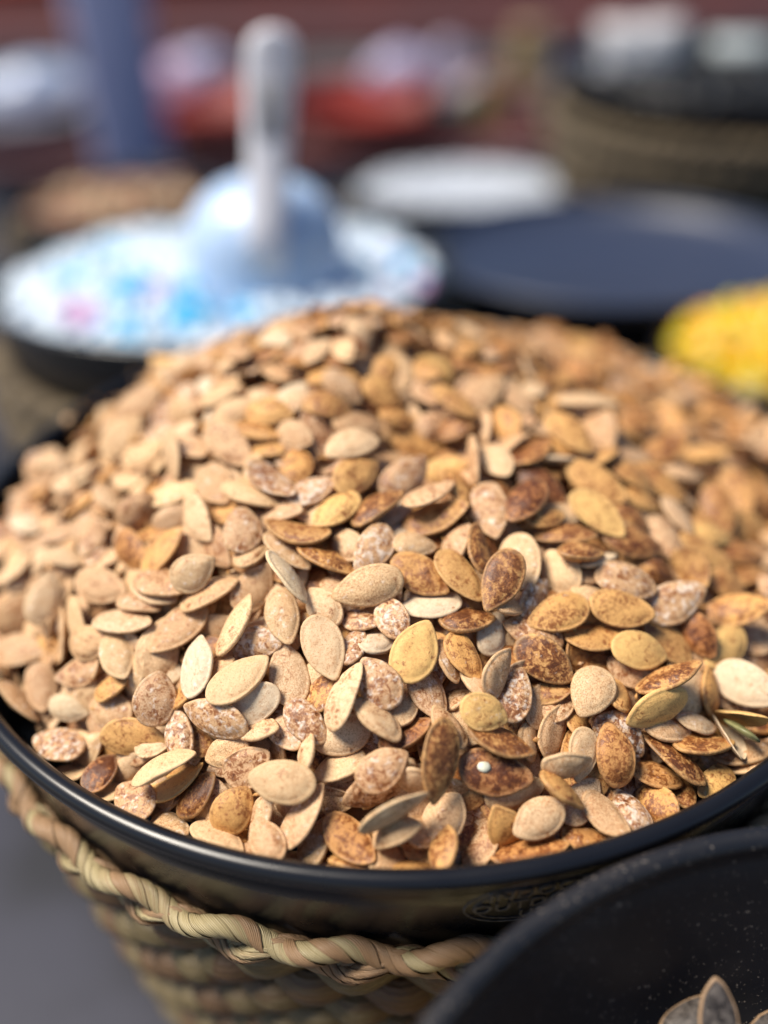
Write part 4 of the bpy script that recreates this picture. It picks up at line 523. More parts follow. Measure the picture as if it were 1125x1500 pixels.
346,1302,428,-33,-101,-451,147,88,25,3, -421,996,583,-20,-56,-417,147,88,25,3, -117,1546,344,-117,13,-143,155,93,34,1, 1247,1586,17,-459,-66,-138,157,90,31,3, -526,1361,372,-110,-130,56,157,90,31,7, 316,1209,459,9,7,-136,155,93,34,3, 
1726,397,-43,-397,180,-84,157,90,31,3, -59,2111,-4,-285,-340,2,151,91,26,8, -1153,1114,192,133,-76,-450,163,92,26,1, 347,1756,172,-162,16,-213,147,88,25,3, -1420,305,141,63,-35,-411,163,92,26,0, -24,1057,615,-39,45,-350,170,103,29,3, 
1007,1265,207,-42,118,4,151,91,26,1, -833,942,464,490,66,60,147,88,25,1, 1357,1552,-6,-79,182,416,147,88,25,6, -93,28,559,198,-458,1,151,91,26,1, 1446,-314,-10,-27,187,-457,170,103,29,2, 711,241,452,16,45,232,151,91,26,0, 
1189,1673,8,74,41,489,157,90,31,1, 813,1285,247,-19,70,182,157,90,31,3, 118,1479,379,-95,11,55,147,88,25,2, 166,1986,116,132,44,-54,157,90,31,3, 1527,-196,-60,363,119,239,157,90,31,5, 810,1489,199,-14,135,310,163,92,26,3, 
418,1437,340,218,-440,33,170,103,29,1, 1449,-408,-99,148,160,260,147,88,25,5, 662,2007,3,67,-131,-478,170,103,29,1, 1310,1634,-17,87,371,269,157,90,31,3, 1771,447,11,-103,-85,453,155,93,34,1, 411,1955,109,34,-34,-231,170,103,29,1, 
-467,1296,425,-149,-71,252,147,88,25,8, 172,-478,389,71,-28,493,147,88,25,6, 63,1935,117,102,-479,-34,151,91,26,2, 677,1823,107,-70,0,-361,163,92,26,1, 1493,1328,26,400,-55,-144,170,103,29,3, 292,-203,463,-225,-433,89,163,92,26,3, 
1460,-355,-17,24,220,-438,170,103,29,1, -924,1404,202,-35,-33,-305,155,93,34,3, -399,1656,236,-141,-19,-60,157,90,31,0, 1575,-104,-82,269,245,188,155,93,34,5, 67,2122,3,-393,249,50,155,93,34,4, 1643,-41,-106,-31,170,-240,157,90,31,2, 
1114,1608,72,199,423,-126,151,91,26,6, -154,1321,473,-53,-158,-435,147,88,25,1, -955,616,464,-472,74,-148,157,90,31,2, 1331,-703,-83,412,108,156,147,88,25,3, 645,1790,136,-9,52,337,170,103,29,5, 685,1573,175,-86,-446,207,157,90,31,3, 
-1421,-375,-55,182,-367,-64,163,92,26,0, 1456,-425,-46,65,-17,71,151,91,26,6, -123,1958,125,-21,126,483,163,92,26,6, -361,1444,353,44,-184,-429,147,88,25,2, 1463,-196,7,45,20,226,170,103,29,1, 1445,1145,78,43,-51,368,170,103,29,1, 
883,-393,215,181,-9,466,163,92,26,4, 1585,-263,2,459,162,112,170,103,29,1, -255,1743,201,-129,58,451,163,92,26,1, 1142,1596,48,-151,34,132,157,90,31,3, 812,1009,328,-51,-3,-416,170,103,29,6, 206,1233,490,-87,-488,52,155,93,34,1, 
-730,1130,434,-48,-184,-315,163,92,26,3, 1780,350,-1,47,-194,126,155,93,34,2, 1407,-243,36,69,-109,483,163,92,26,4, 805,-146,347,-235,-441,0,147,88,25,0, 980,1526,126,136,134,410,147,88,25,0, 1585,-147,-29,210,158,223,157,90,31,1, 
-520,1307,422,-139,26,449,155,93,34,2, 47,1718,240,-6,-66,-413,147,88,25,8, 242,2118,-8,239,364,245,170,103,29,5, 1351,-615,4,333,-362,-23,155,93,34,0, 1479,-509,-54,-104,385,-163,151,91,26,1, 360,1646,255,-7,-174,-434,151,91,26,6, 
-170,1443,391,-97,-18,-341,155,93,34,2, -1108,833,314,-172,-43,404,151,91,26,3, -926,1350,235,-77,-74,199,151,91,26,1, 1645,-43,-66,491,-55,-76,151,91,26,1, 642,1626,197,-142,-469,92,157,90,31,5, 1675,943,-10,106,-13,-459,155,93,34,0, 
1518,-453,-61,-163,-123,298,151,91,26,1, 1701,-88,-3,-420,-226,150,155,93,34,0, 93,1599,317,-157,4,274,163,92,26,3, -674,1258,380,-24,-140,-354,163,92,26,0, 1751,668,21,-247,-429,49,155,93,34,6, 1674,117,-63,-33,-26,393,147,88,25,1, 
1670,987,-33,4,-73,360,151,91,26,1, 219,1542,328,-77,-123,-305,170,103,29,3, 1772,370,40,-430,185,-162,163,92,26,3, -177,1834,188,-207,-64,-132,157,90,31,1, 1590,-369,-39,-187,-39,306,157,90,31,0, 75,1306,472,28,-81,-470,157,90,31,0, 
1782,259,-6,375,97,241,170,103,29,3, 1635,-282,-7,-300,384,-112,157,90,31,4, -39,2034,50,-316,260,147,151,91,26,3, -554,1232,459,44,-59,-486,170,103,29,0, 1649,1032,21,22,63,-479,155,93,34,4, -160,1194,522,-39,-186,-457,163,92,26,1, 
1707,-6,-79,242,19,-406,147,88,25,1, 1149,1050,178,-50,36,137,163,92,26,1, 852,1593,159,-74,20,-249,170,103,29,3, -633,1592,207,-284,373,-154,155,93,34,1, 1627,-184,-5,56,-32,-430,163,92,26,3, -134,-867,174,67,79,-110,155,93,34,1, 
296,2111,-3,-270,357,26,147,88,25,3, -694,1348,350,-94,-88,-276,170,103,29,3, 412,1840,173,-5,35,416,151,91,26,1, 364,2147,-32,-354,121,87,147,88,25,3, 1645,-141,-68,85,-106,-476,170,103,29,3, -25,1639,318,5,243,424,157,90,31,2, 
438,1758,204,16,-88,-485,155,93,34,1, 315,2182,11,-202,-338,-280,157,90,31,1, 1662,205,-15,142,-46,-398,170,103,29,3, -965,1123,333,-122,-8,423,147,88,25,0, 1677,63,-44,167,-53,-379,151,91,26,5, -103,2144,-26,62,89,-67,147,88,25,3, 
107,1886,160,-49,-44,-293,163,92,26,1, -253,1403,416,-128,74,398,155,93,34,3, 1378,1406,48,-16,10,-17,163,92,26,7, 319,1813,186,-82,-10,-393,151,91,26,1, 0,1982,92,-119,-310,-372,155,93,34,2, 1718,270,-21,-129,151,-308,170,103,29,1, 
201,1795,173,-76,-52,-248,157,90,31,5, 1654,-135,-26,-51,-40,318,155,93,34,2, 1550,-330,-51,340,327,30,155,93,34,1, 390,1800,203,-10,-83,-420,151,91,26,5, 1407,-294,52,31,1,169,151,91,26,2, -844,1487,222,359,-110,18,155,93,34,0, 
183,1918,124,101,-49,-483,163,92,26,1, -511,1701,192,-122,222,418,157,90,31,0, -293,864,672,117,-144,-455,163,92,26,6, 1810,548,37,-416,10,-276,157,90,31,1, -760,1258,353,306,368,80,155,93,34,1, 1678,-35,-42,5,34,-216,155,93,34,5, 
1585,-262,-42,11,68,491,147,88,25,5, -1022,1363,175,126,-100,-436,147,88,25,1, -89,1882,169,-183,-6,29,170,103,29,3, 252,1835,177,-102,-61,-477,170,103,29,0, 1505,-438,-1,389,282,-2,151,91,26,3, 1566,124,64,73,34,-493,151,91,26,6, 
-1236,-183,129,-120,-163,443,147,88,25,2, 1728,108,-36,-28,-23,384,151,91,26,1, 1308,1404,73,-103,31,-273,163,92,26,1, 1395,-482,-23,-63,464,-130,163,92,26,3, 920,1916,62,-164,115,458,157,90,31,1, -299,1833,171,-84,66,65,147,88,25,1, 
-205,1987,100,-230,406,169,163,92,26,2, 304,1361,417,-79,61,230,151,91,26,3, 1332,-611,-36,146,101,346,147,88,25,3, -755,910,498,-51,-33,357,163,92,26,8, -1484,-194,-1,-82,-81,286,147,88,25,6, 1613,79,-17,35,78,253,155,93,34,2, 
-281,1925,120,-48,239,436,155,93,34,1, 1692,318,47,-197,90,-379,163,92,26,1, 1681,49,-8,4,-29,418,163,92,26,1, 1315,-714,-27,-219,439,98,157,90,31,1, -67,2059,33,-336,243,197,157,90,31,0, 615,2031,30,-25,-16,-190,151,91,26,3, 
1396,-569,-42,-9,96,-28,147,88,25,2, -794,1531,185,-89,-68,295,147,88,25,0, 282,1950,131,-4,22,459,157,90,31,6, -88,1399,432,-63,114,462,147,88,25,3, -266,1027,618,-49,84,301,163,92,26,2, 456,1696,215,-96,94,463,147,88,25,0, 
-102,1502,384,-43,3,-378,155,93,34,0, -317,2117,-3,126,-473,-67,155,93,34,1, 1403,-637,-50,157,364,-179,147,88,25,2, 1738,436,62,-109,-180,-159,157,90,31,2, 235,1137,534,248,-420,76,155,93,34,3, -63,2167,-1,102,61,73,155,93,34,0, 
127,1882,132,-5,-13,-239,147,88,25,1, 1163,1218,136,51,45,292,147,88,25,3, -297,-404,428,477,-102,-79,147,88,25,6, -608,1450,312,-45,-101,-470,151,91,26,0, 42,1423,405,41,-62,-444,151,91,26,3, 1724,139,3,299,356,127,151,91,26,2, 
-361,1720,201,457,-116,24,155,93,34,3, 1515,-153,30,350,356,-27,170,103,29,3, -645,-402,350,-85,485,9,151,91,26,0, -550,1606,218,-87,-94,47,151,91,26,1, 50,1674,271,16,84,433,147,88,25,5, 1503,-541,-9,359,196,164,170,103,29,7, 
1424,-550,-25,25,134,305,155,93,34,1, 1781,557,51,282,14,-405,170,103,29,4, 1728,328,56,271,112,323,157,90,31,5, -122,1662,285,-14,91,409,170,103,29,0, 487,2143,3,-392,120,-40,147,88,25,1, -54,1415,400,-5,-139,-365,170,103,29,4, 
1740,259,24,312,67,354,151,91,26,1, ]
SEED_LABELS = [
"very dark roasted seed with a white salt grain on its face",
"tall golden brown seed standing upright just left of the salt-grain seed",
"long cream seed lying flat above the broad golden seed, its tip to the left",
"round cream seed lying flat near the front, its tip to the left",
"broad bright golden seed lying flat at the middle, its tip pointing up",
"large cream seed, lying flat, one length above and right of the plump cream seed",
"big seed blotched with brown, right of the middle, pointing lower right",
"brown-speckled seed leaning with its tip to the lower left",
"large cream seed, lying flat, one length left of the plump cream seed",
"big whitish seed lying flat at the right edge above the burst seed",
"orange brown seed close to the front rim, its tip to the lower right",
"orange brown oval seed standing near the right front rim",
"round pale seed with its tip to the lower left, right of the middle",
"golden seed crusted white with salt, upper right of the middle",
"salt-flecked brown seed, lying flat, one length below the big tan seed",
"salt-flecked brown seed, lying flat, one length left of the upright brown seed",
"large golden seed, lying flat, one length above the big brown-blotched seed",
"large pale seed close to the front rim, right of the middle",
"large golden seed, lying flat, one length above and left of the smooth golden seed",
"salt-flecked brown seed, lying flat, one length below and left of the broad golden seed",
"large salt-flecked brown seed, tilted, one length below and left of the plump cream seed",
"small golden seed, lying flat, one length below and left of the round cream seed",
"plump cream seed pointing up, left of the middle",
"large golden seed, lying flat, one length above and right of the reddish dark seed",
"big tan seed leaning at the left over a paler one",
"smooth golden seed lying flat right of the middle",
"large bright yellow-gold seed, tilted, one length below the smooth golden seed",
"pale gold seed slanting down to the right, beyond the middle",
"dark-blotched seed touching the long cream seed at its right",
"tan oval seed hanging tip down, above the middle",
"cream seed, lying flat, two lengths above the blurred seed at the left edge",
"large golden seed, tilted, one length right of the dark-blotched seed",
"broad tan gold seed near the left rim",
"large salt-flecked brown seed, lying flat, one length above and left of the salty golden seed",
"cream seed, lying flat, one length above the plump cream seed",
"long golden seed with dark speckles, above the middle",
"big tan seed, slightly blurred, on the far left slope",
"large golden seed, lying flat, one length above the pale gold seed",
"large cream seed, tilted, one length right of the plump cream seed",
"salt-flecked brown seed, lying flat, one length below the plump cream seed",
"whitish seed, tilted, one length below and right of the big tan seed",
"salt-flecked brown seed, tilted, one length below the blurred seed at the left edge",
"small bright yellow-gold seed, lying flat, one length above the salt-grain seed",
"large salt-flecked brown seed, lying flat, one length above and left of the long speckled seed",
"small cream seed, lying flat, one length above the big tan seed",
"large tan seed, tilted, two lengths above and left of the big tan seed",
"tan seed, lying flat, one length below the round salty seed",
"round salty seed lying flat at the upper left",
"salt-flecked brown seed, lying flat, one length above the long cream seed",
"large tan seed, tilted, one length below and right of the round cream seed",
"salt-flecked brown seed, lying flat, one length below and left of the big brown-blotched seed",
"large golden seed, tilted, one length below and right of the salty seed beyond the middle",
"small tan seed, lying flat, one length below the upright brown seed",
"dark roasted seed beyond the middle of the heap",
"tan seed, lying flat, one length below the orange brown oval",
"blurred brown seed pointing down at the right",
"small salt-flecked brown seed, lying flat, one length above and left of the round cream seed",
"cream seed, lying flat, one length below and left of the big tan seed",
"large brown-mottled seed, tilted, one length right of the orange brown oval",
"whitish seed, lying flat, one length below and left of the plump cream seed",
"cream seed, lying flat, one length right of the brown-speckled leaning seed",
"reddish dark seed leaning towards lower right, above the big white one",
"slim gold seed slightly blurred beyond the middle",
"large brown-mottled seed, tilted, one length above the salt-grain seed",
"large cream seed, tilted, one length right of the salty seed beyond the middle",
"large brown-mottled seed, tilted, one length below and right of the pale gold seed",
"golden seed, lying flat, one length right of the broad golden seed",
"small golden seed, lying flat, one length above and right of the salty golden seed",
"large cream seed, lying flat, one length below and left of the big tan seed",
"large brown-mottled seed, tilted, one length below and right of the smooth golden seed",
"cream seed, lying flat, one length above and right of the round cream seed",
"blurred tan seed at the left edge against the rim",
"cream seed, tilted, one length above and left of the upright brown seed",
"large cream seed, lying flat, two lengths left of the big tan blurred seed",
"bright yellow-gold seed, tilted, one length above and right of the slim brown seed",
"large salt-flecked brown seed, tilted, one length below and right of the big tan blurred seed",
"large tan seed, tilted, three lengths left of the big tan seed",
"large cream seed, seen edge-on, one length right of the dark seed by the left rim",
"brown-mottled seed, tilted, one length below and right of the tan seed by the left rim",
"large cream seed, seen edge-on, one length below and left of the upright brown seed",
"small tan seed, lying flat, one length below the round cream seed",
"salt-flecked brown seed, lying flat, one length above and left of the plump cream seed",
"large orange-brown seed, tilted, one length below the pale seed by the rim",
"large whitish seed, tilted, one length below the dark-blotched seed",
"large cream seed, tilted, one length left of the big tan seed",
"golden seed, lying flat, one length below and right of the dark gold blurred seed",
"small salt-flecked brown seed, lying flat, two lengths left of the round salty seed",
"large golden seed, tilted, one length left of the smooth golden seed",
"small salt-flecked brown seed, lying flat, one length below the tan seed by the left rim",
"large tan seed, tilted, one length below the big tan blurred seed",
"large tan seed, tilted, one length above and right of the big tan seed",
"salt-flecked brown seed, lying flat, one length below the broad golden seed",
"large cream seed, seen edge-on, one length right of the big tan seed",
"tan seed, lying flat, one length left of the pale seed by the rim",
"large salt-flecked brown seed, tilted, one length above the big tan seed",
"large brown-mottled seed, tilted, one length left of the long speckled seed",
"slim dark golden seed on its side above the cream ones",
"large tan seed, tilted, one length right of the slim gold seed in the blur",
"cream seed, tilted, one length right of the round cream seed",
"golden seed, tilted, one length above the big tan seed",
"small golden seed, lying flat, one length left of the pale gold seed by the rim",
"large bright yellow-gold seed, tilted, one length below and right of the reddish dark seed",
"large cream seed, tilted, one length left of the round salty seed",
"large cream seed, lying flat, just above and right of the brown-speckled leaning seed",
"large golden seed, lying flat, two lengths above and right of the salty golden seed",
"large cream seed, tilted, one length above the round salty seed",
"small golden seed, tilted, one length left of the pale seed by the rim",
"tan seed, tilted, one length left of the big brown-blotched seed",
"large golden seed, tilted, just right of the smooth golden seed",
"large tan seed, tilted, two lengths above and left of the big tan blurred seed",
"tan seed, tilted, one length below and left of the round pale seed",
"large tan seed, lying flat, two lengths right of the dark gold blurred seed",
"large brown-mottled seed, seen edge-on, one length below and right of the slim brown seed",
"large brown-mottled seed, tilted, one length below and left of the pale gold seed",
"small dark roasted seed beside the left front rim",
"small cream seed, lying flat, one length right of the orange seed by the rim",
"brown-mottled seed, tilted, one length below and left of the brown-speckled leaning seed",
"small salt-flecked brown seed, lying flat, one length above and left of the broad golden seed",
"large brown-mottled seed, tilted, two lengths above and right of the pale gold seed",
"large brown-mottled seed, seen edge-on, one length above the pale gold seed by the rim",
"golden seed, tilted, one length above and right of the big tan blurred seed",
"large golden seed, tilted, one length above and right of the pale gold seed",
"tan seed, lying flat, one length left of the dark gold blurred seed",
"small brown-mottled seed, tilted, two lengths below the upright brown seed",
"dark gold blurred seed on the far slope",
"large orange-brown seed, tilted, two lengths above and left of the big tan seed",
"orange-brown seed, tilted, one length below and right of the orange brown oval",
"small cream seed, tilted, one length left of the orange brown oval",
"brown-mottled seed, tilted, just above the salty seed beyond the middle",
"salt-flecked brown seed, lying flat, one length right of the tan seed by the left rim",
"salt-flecked brown seed, tilted, one length above the slim brown seed",
"large bright yellow-gold seed, tilted, one length right of the dark seed by the left rim",
"salt-flecked brown seed, tilted, one length right of the blurred seed at the left edge",
"tan seed, tilted, one length above and left of the tan seed by the left rim",
"tan seed, tilted, one length above and right of the blurred seed at the left edge",
"salt-flecked brown seed, tilted, one length below the orange brown oval",
"large tan seed, lying flat, one length above the blurred seed at the left edge",
"salt-flecked brown seed, lying flat, just above the orange brown oval",
"large golden seed, tilted, one length right of the dark gold blurred seed",
"small cream seed, tilted, one length left of the orange seed by the rim",
"small whitish seed, lying flat, one length below the brown-speckled leaning seed",
"small cream seed, lying flat, one length below and left of the long cream seed",
"large whitish seed, seen edge-on, one length below the slim brown seed",
"tan seed, tilted, one length below and left of the blurred brown seed at the right",
"cream seed, tilted, one length above the tan oval",
"cream seed, lying flat, one length above and right of the pale seed by the rim",
"large tan seed, seen edge-on, two lengths left of the tan seed by the left rim",
"large tan seed, tilted, one length below the big white seed",
"white-salted seed beyond the middle, on the far slope",
"large brown-mottled seed, tilted, one length right of the slim gold seed in the blur",
"large golden seed, tilted, two lengths above and right of the salty golden seed",
"cream seed, lying flat, one length left of the orange brown oval",
"golden seed, tilted, one length left of the slim gold seed in the blur",
"cream seed, tilted, just below and left of the slim brown seed",
"cream seed, lying flat, just below and right of the salt-grain seed",
"dark roasted seed, tilted, one length above and left of the upright brown seed",
"golden seed, seen edge-on, one length above and right of the pale seed by the rim",
"cream seed, tilted, one length below and left of the big tan blurred seed",
"small whitish seed, lying flat, two lengths below and left of the big tan seed",
"large golden seed, tilted, one length below the blurred brown seed at the right",
"small golden seed, lying flat, one length above the slim brown seed",
"small tan seed, lying flat, just left of the salty seed beyond the middle",
"large golden seed, tilted, two lengths left of the blurred brown seed at the right",
"large tan seed, seen edge-on, just above the long speckled seed",
"brown-mottled seed, tilted, one length above and left of the brown-speckled leaning seed",
"dark roasted seed, lying flat, just above and right of the dark seed beyond the middle",
"large golden seed, lying flat, two lengths right of the slim gold seed in the blur",
"cream seed, tilted, one length left of the big tan blurred seed",
"large tan seed, tilted, one length above the big white seed",
"cream seed, tilted, one length below and left of the round cream seed",
"pale gold seed touching the right front rim",
"brown-mottled seed, lying flat, one length right of the plump cream seed",
"large cream seed, seen edge-on, one length left of the big tan blurred seed",
"salt-flecked brown seed, lying flat, just above the big brown-blotched seed",
"small cream seed, tilted, one length above the dark-blotched seed",
"large orange-brown seed, seen edge-on, one length above the dark seed beyond the middle",
"large orange-brown seed, seen edge-on, one length above and right of the salty golden seed",
"brown-mottled seed, seen edge-on, one length below and left of the pale gold seed",
"small salt-flecked brown seed, tilted, two lengths above and left of the big tan seed",
"brown-mottled seed, tilted, one length right of the salty golden seed",
"small cream seed, lying flat, one length above the big tan blurred seed",
"large tan seed, tilted, one length below and left of the dark gold blurred seed",
"small brown-mottled seed, tilted, one length above and left of the salty golden seed",
"small tan seed, lying flat, one length left of the round salty seed",
"large salt-flecked brown seed, lying flat, one length below and left of the upright brown seed",
"small brown-mottled seed, tilted, one length below and right of the dark gold blurred seed",
"small orange-brown seed, tilted, one length right of the pale seed by the rim",
"small bright yellow-gold seed, lying flat, one length above the long speckled seed",
"small salt-flecked brown seed, tilted, one length below the long cream seed",
"small cream seed, lying flat, one length above and left of the round cream seed",
"salt-flecked brown seed, tilted, one length below and left of the round salty seed",
"large cream seed, seen edge-on, two lengths above the pale gold seed",
"golden seed, seen edge-on, one length left of the big white seed",
"salt-flecked brown seed, tilted, one length below and right of the brown-speckled leaning seed",
"cream seed, tilted, one length left of the big white seed",
"small cream seed, seen edge-on, one length below and left of the big white seed",
"tan seed, tilted, just below and left of the smooth golden seed",
"tan seed, tilted, one length above and right of the orange brown oval",
"tan seed, tilted, one length above and left of the slim gold seed in the blur",
"small cream seed, lying flat, one length above and left of the long cream seed",
"tan seed, tilted, one length left of the blurred brown seed at the right",
"small salt-flecked brown seed, lying flat, one length above the round cream seed",
"small cream seed, lying flat, one length below the broad golden seed",
"tan seed, tilted, one length above and left of the big tan seed",
"cream seed, tilted, one length above the big tan blurred seed",
"small salt-flecked brown seed, tilted, one length left of the broad golden seed",
"small tan seed, tilted, just above and left of the slim brown seed",
"small brown-mottled seed, tilted, one length below the big brown-blotched seed",
"small cream seed, tilted, just above and left of the dark seed by the left rim",
"small tan seed, lying flat, one length below and right of the dark gold blurred seed",
"golden seed, tilted, one length left of the salty seed beyond the middle",
"small cream seed, tilted, two lengths above the blurred seed at the left edge",
"small golden seed, tilted, just below and right of the dark seed beyond the middle",
"small cream seed, tilted, one length above and left of the round cream seed",
"large golden seed, seen edge-on, one length above and left of the tan oval",
"large golden seed, seen edge-on, one length above the blurred brown seed at the right",
"tan seed, tilted, one length below and right of the long speckled seed",
"large brown-mottled seed, tilted, one length below the blurred brown seed at the right",
"large bright yellow-gold seed, seen edge-on, just below the blurred brown seed at the right",
"small golden seed, tilted, one length above the tan seed by the left rim",
"small whitish seed, tilted, one length left of the broad golden seed",
"large tan seed, seen edge-on, one length above the tan oval",
"small cream seed, tilted, two lengths below and left of the big tan blurred seed",
"small cream seed, tilted, two lengths left of the round cream seed",
"large tan seed, tilted, one length left of the big tan blurred seed",
"whitish seed, tilted, three lengths above the blurred seed at the left edge",
"large cream seed, seen edge-on, two lengths left of the big tan seed",
"small cream seed, tilted, one length below and left of the upright brown seed",
"small golden seed, tilted, one length right of the pale gold seed",
"small tan seed, tilted, one length above the upright brown seed",
"small golden seed, seen edge-on, just below and right of the dark gold blurred seed",
"small cream seed, tilted, one length above and left of the big tan blurred seed",
"small cream seed, tilted, just right of the dark seed by the left rim",
"small tan seed, tilted, one length below the big brown-blotched seed",
"small tan seed, tilted, one length below and right of the orange seed by the rim",
"large tan seed, seen edge-on, two lengths above and right of the pale gold seed",
"small cream seed, lying flat, just right of the tan seed by the left rim",
"small brown-mottled seed, tilted, one length right of the pale gold seed",
"small golden seed, lying flat, just above the dark gold blurred seed",
"small cream seed, tilted, one length above and left of the dark gold blurred seed",
"small cream seed, tilted, just below and right of the round salty seed",
"tan seed, seen edge-on, one length above the tan oval",
"cream seed, lying flat, one length left of the round salty seed",
"small cream seed, tilted, one length above and right of the dark gold blurred seed",
"small cream seed, lying flat, one length above and left of the dark gold blurred seed",
"small cream seed, tilted, two lengths above the salty seed beyond the middle",
"small brown-mottled seed, lying flat, one length right of the tan seed by the left rim",
"small orange-brown seed, tilted, one length above the slim gold seed in the blur",
"small cream seed, seen edge-on, two lengths above the blurred seed at the left edge",
"small salt-flecked brown seed, tilted, one length right of the dark gold blurred seed",
"small tan seed, tilted, one length right of the broad golden seed",
"small brown-mottled seed, tilted, one length above the round pale seed",
"small golden seed, tilted, one length above and right of the dark gold blurred seed",
"small tan seed, tilted, one length right of the orange seed by the rim",
"orange-brown seed, tilted, one length right of the blurred brown seed at the right",
"cream seed, tilted, one length right of the blurred seed at the left edge",
"small golden seed, tilted, one length right of the big tan blurred seed",
"small cream seed, tilted, two lengths left of the big tan blurred seed",
"cream seed, seen edge-on, two lengths left of the big tan seed",
"small salt-flecked brown seed, tilted, three lengths above and left of the big tan seed",
"small cream seed, tilted, one length below and left of the round cream seed",
"small cream seed, seen edge-on, one length above and right of the round cream seed",
"large golden seed, seen edge-on, one length above the pale gold seed",
"golden seed, tilted, just above and left of the round salty seed",
"small whitish seed, tilted, two lengths above and left of the salty seed beyond the middle",
"small tan seed, lying flat, one length below and left of the round pale seed",
"small salt-flecked brown seed, tilted, one length above and left of the big tan blurred seed",
"large tan seed, seen edge-on, one length right of the slim gold seed in the blur",
"small tan seed, lying flat, one length right of the big tan seed",
"small tan seed, seen edge-on, one length above and right of the salt-grain seed",
"small cream seed, tilted, one length below and left of the big tan blurred seed",
"small golden seed, tilted, just right of the round pale seed",
"small bright yellow-gold seed, lying flat, three lengths above the long speckled seed",
"small brown-mottled seed, tilted, one length above and left of the big tan blurred seed",
"cream seed, tilted, three lengths left of the big tan blurred seed",
"small golden seed, lying flat, two lengths above the blurred brown seed at the right",
"small cream seed, seen edge-on, three lengths left of the big tan blurred seed",
"whitish seed, tilted, one length left of the long speckled seed",
"small golden seed, tilted, two lengths above the blurred brown seed at the right",
"small brown-mottled seed, tilted, one length above the dark gold blurred seed",
"small tan seed, tilted, two lengths above the big tan blurred seed",
"small tan seed, tilted, two lengths above and left of the big tan seed",
"small orange-brown seed, lying flat, one length below and left of the salt-grain seed",
"small cream seed, tilted, three lengths above and left of the big tan seed",
"small tan seed, seen edge-on, one length above and right of the big tan blurred seed",
"small cream seed, tilted, one length above and left of the salty seed beyond the middle",
"small brown-mottled seed, tilted, one length left of the pale gold seed by the rim",
"small cream seed, tilted, one length left of the pale gold seed",
"small golden seed, tilted, two lengths right of the dark gold blurred seed",
"small tan seed, tilted, one length left of the long cream seed",
"small tan seed, tilted, one length above and left of the orange seed by the rim",
"small dark roasted seed, tilted, one length below the slim brown seed",
"small tan seed, seen edge-on, just below the brown-speckled leaning seed",
"small tan seed, seen edge-on, one length left of the slim gold seed in the blur",
"small tan seed, tilted, two lengths above and left of the dark gold blurred seed",
"small brown-mottled seed, seen edge-on, two lengths above and right of the big tan blurred seed",
"small orange-brown seed, seen edge-on, two lengths right of the dark gold blurred seed",
"small golden seed, lying flat, two lengths above the pale gold seed",
"small orange-brown seed, seen edge-on, one length above the salty seed beyond the middle",
"small cream seed, seen edge-on, just left of the dark seed by the left rim"
]

rec = [SEED_ROWS[k:k + 10] for k in range(0, len(SEED_ROWS), 10)]
GROUP_SEED = 'roasted pumpkin seeds heaped in the big black bowl'
SV, SF, SL, ST, SN, SM = [], [], [], [], [], []; nv = 0
mats = []
for i, r in enumerate(rec):
    rs = random.Random(1000 + i)
    p = np.array(r[:3]) * 1e-4 + np.array([0, 0.3, 0.0]); L, W, T = (x * 1e-4 for x in r[6:9]); code = TONES[r[9]]
    x, y, z = (c / 500 for c in r[3:6])
    Q = Quaternion((math.sqrt(max(0, 1 - x * x - y * y - z * z)), x, y, z)).normalized()
    if i < N_SINGLE:
        V, F, loc, tone, fin, mar = seed_arrays(L, W, T, code, rs, 28, True)
        me = mesh('pumpkin_seed', V, F, M_SEED)
        set_attrs(me, loc, tone, fin, mar)
        o = link('pumpkin_seed', me); o.location = p; o.rotation_mode = 'QUATERNION'; o.rotation_quaternion = Q
        tag(o, SEED_LABELS[i], 'seed', GROUP_SEED)
        if i == DOT_SEED: dot_seed = o; dot_dims = (L, W, T)
    else:
        V, F, loc, tone, fin, mar = seed_arrays(L, W, T, code, rs, 16, False)
        V = V @ np.array(Q.to_matrix()).T + p
        SV.append(V); SF += [tuple(k + nv for k in f) for f in F]; nv += len(V)
        SL.append(loc); ST.append(tone); SN.append(fin); SM.append(mar)
me = mesh('pumpkin_seed_heap', np.vstack(SV), SF, M_SEED)
set_attrs(me, np.vstack(SL), np.vstack(ST), np.vstack(SN), np.concatenate(SM))
tag(link('pumpkin_seed_heap', me), 'mass of roasted pumpkin seeds filling the big black bowl around and under the nearest ones', 'seeds', None, 'stuff')

# ------------------------------------------------------------------ under-layer of the heap, so no gap opens through it
prng = random.Random(77)
SP = np.array([[r[0] * 1e-4, r[1] * 1e-4 + 0.3, r[2] * 1e-4] for r in rec])
def heap_z(x, y, rad=0.016):
    d2 = (SP[:, 0] - x) ** 2 + (SP[:, 1] - y) ** 2
    w = np.exp(-d2 / (rad * 0.5) ** 2) + 1e-9
    return float((w * SP[:, 2]).sum() / w.sum())
HG = 61; HX = np.linspace(-0.178, 0.178, HG)
HZ = np.array([[heap_z(CENTRE.x + a, CENTRE.y + b) for b in HX] for a in HX])
def hzi(x, y):
    u = (x - CENTRE.x + 0.178) / 0.356 * (HG - 1); v = (y - CENTRE.y + 0.178) / 0.356 * (HG - 1)
    i = min(max(int(u), 0), HG - 2); j = min(max(int(v), 0), HG - 2); u -= i; v -= j
    return HZ[i, j] * (1 - u) * (1 - v) + HZ[i + 1, j] * u * (1 - v) + HZ[i, j + 1] * (1 - u) * v + HZ[i + 1, j + 1] * u * v
SV, SF, SL, ST, SN, SM = [], [], [], [], [], []; nv = 0
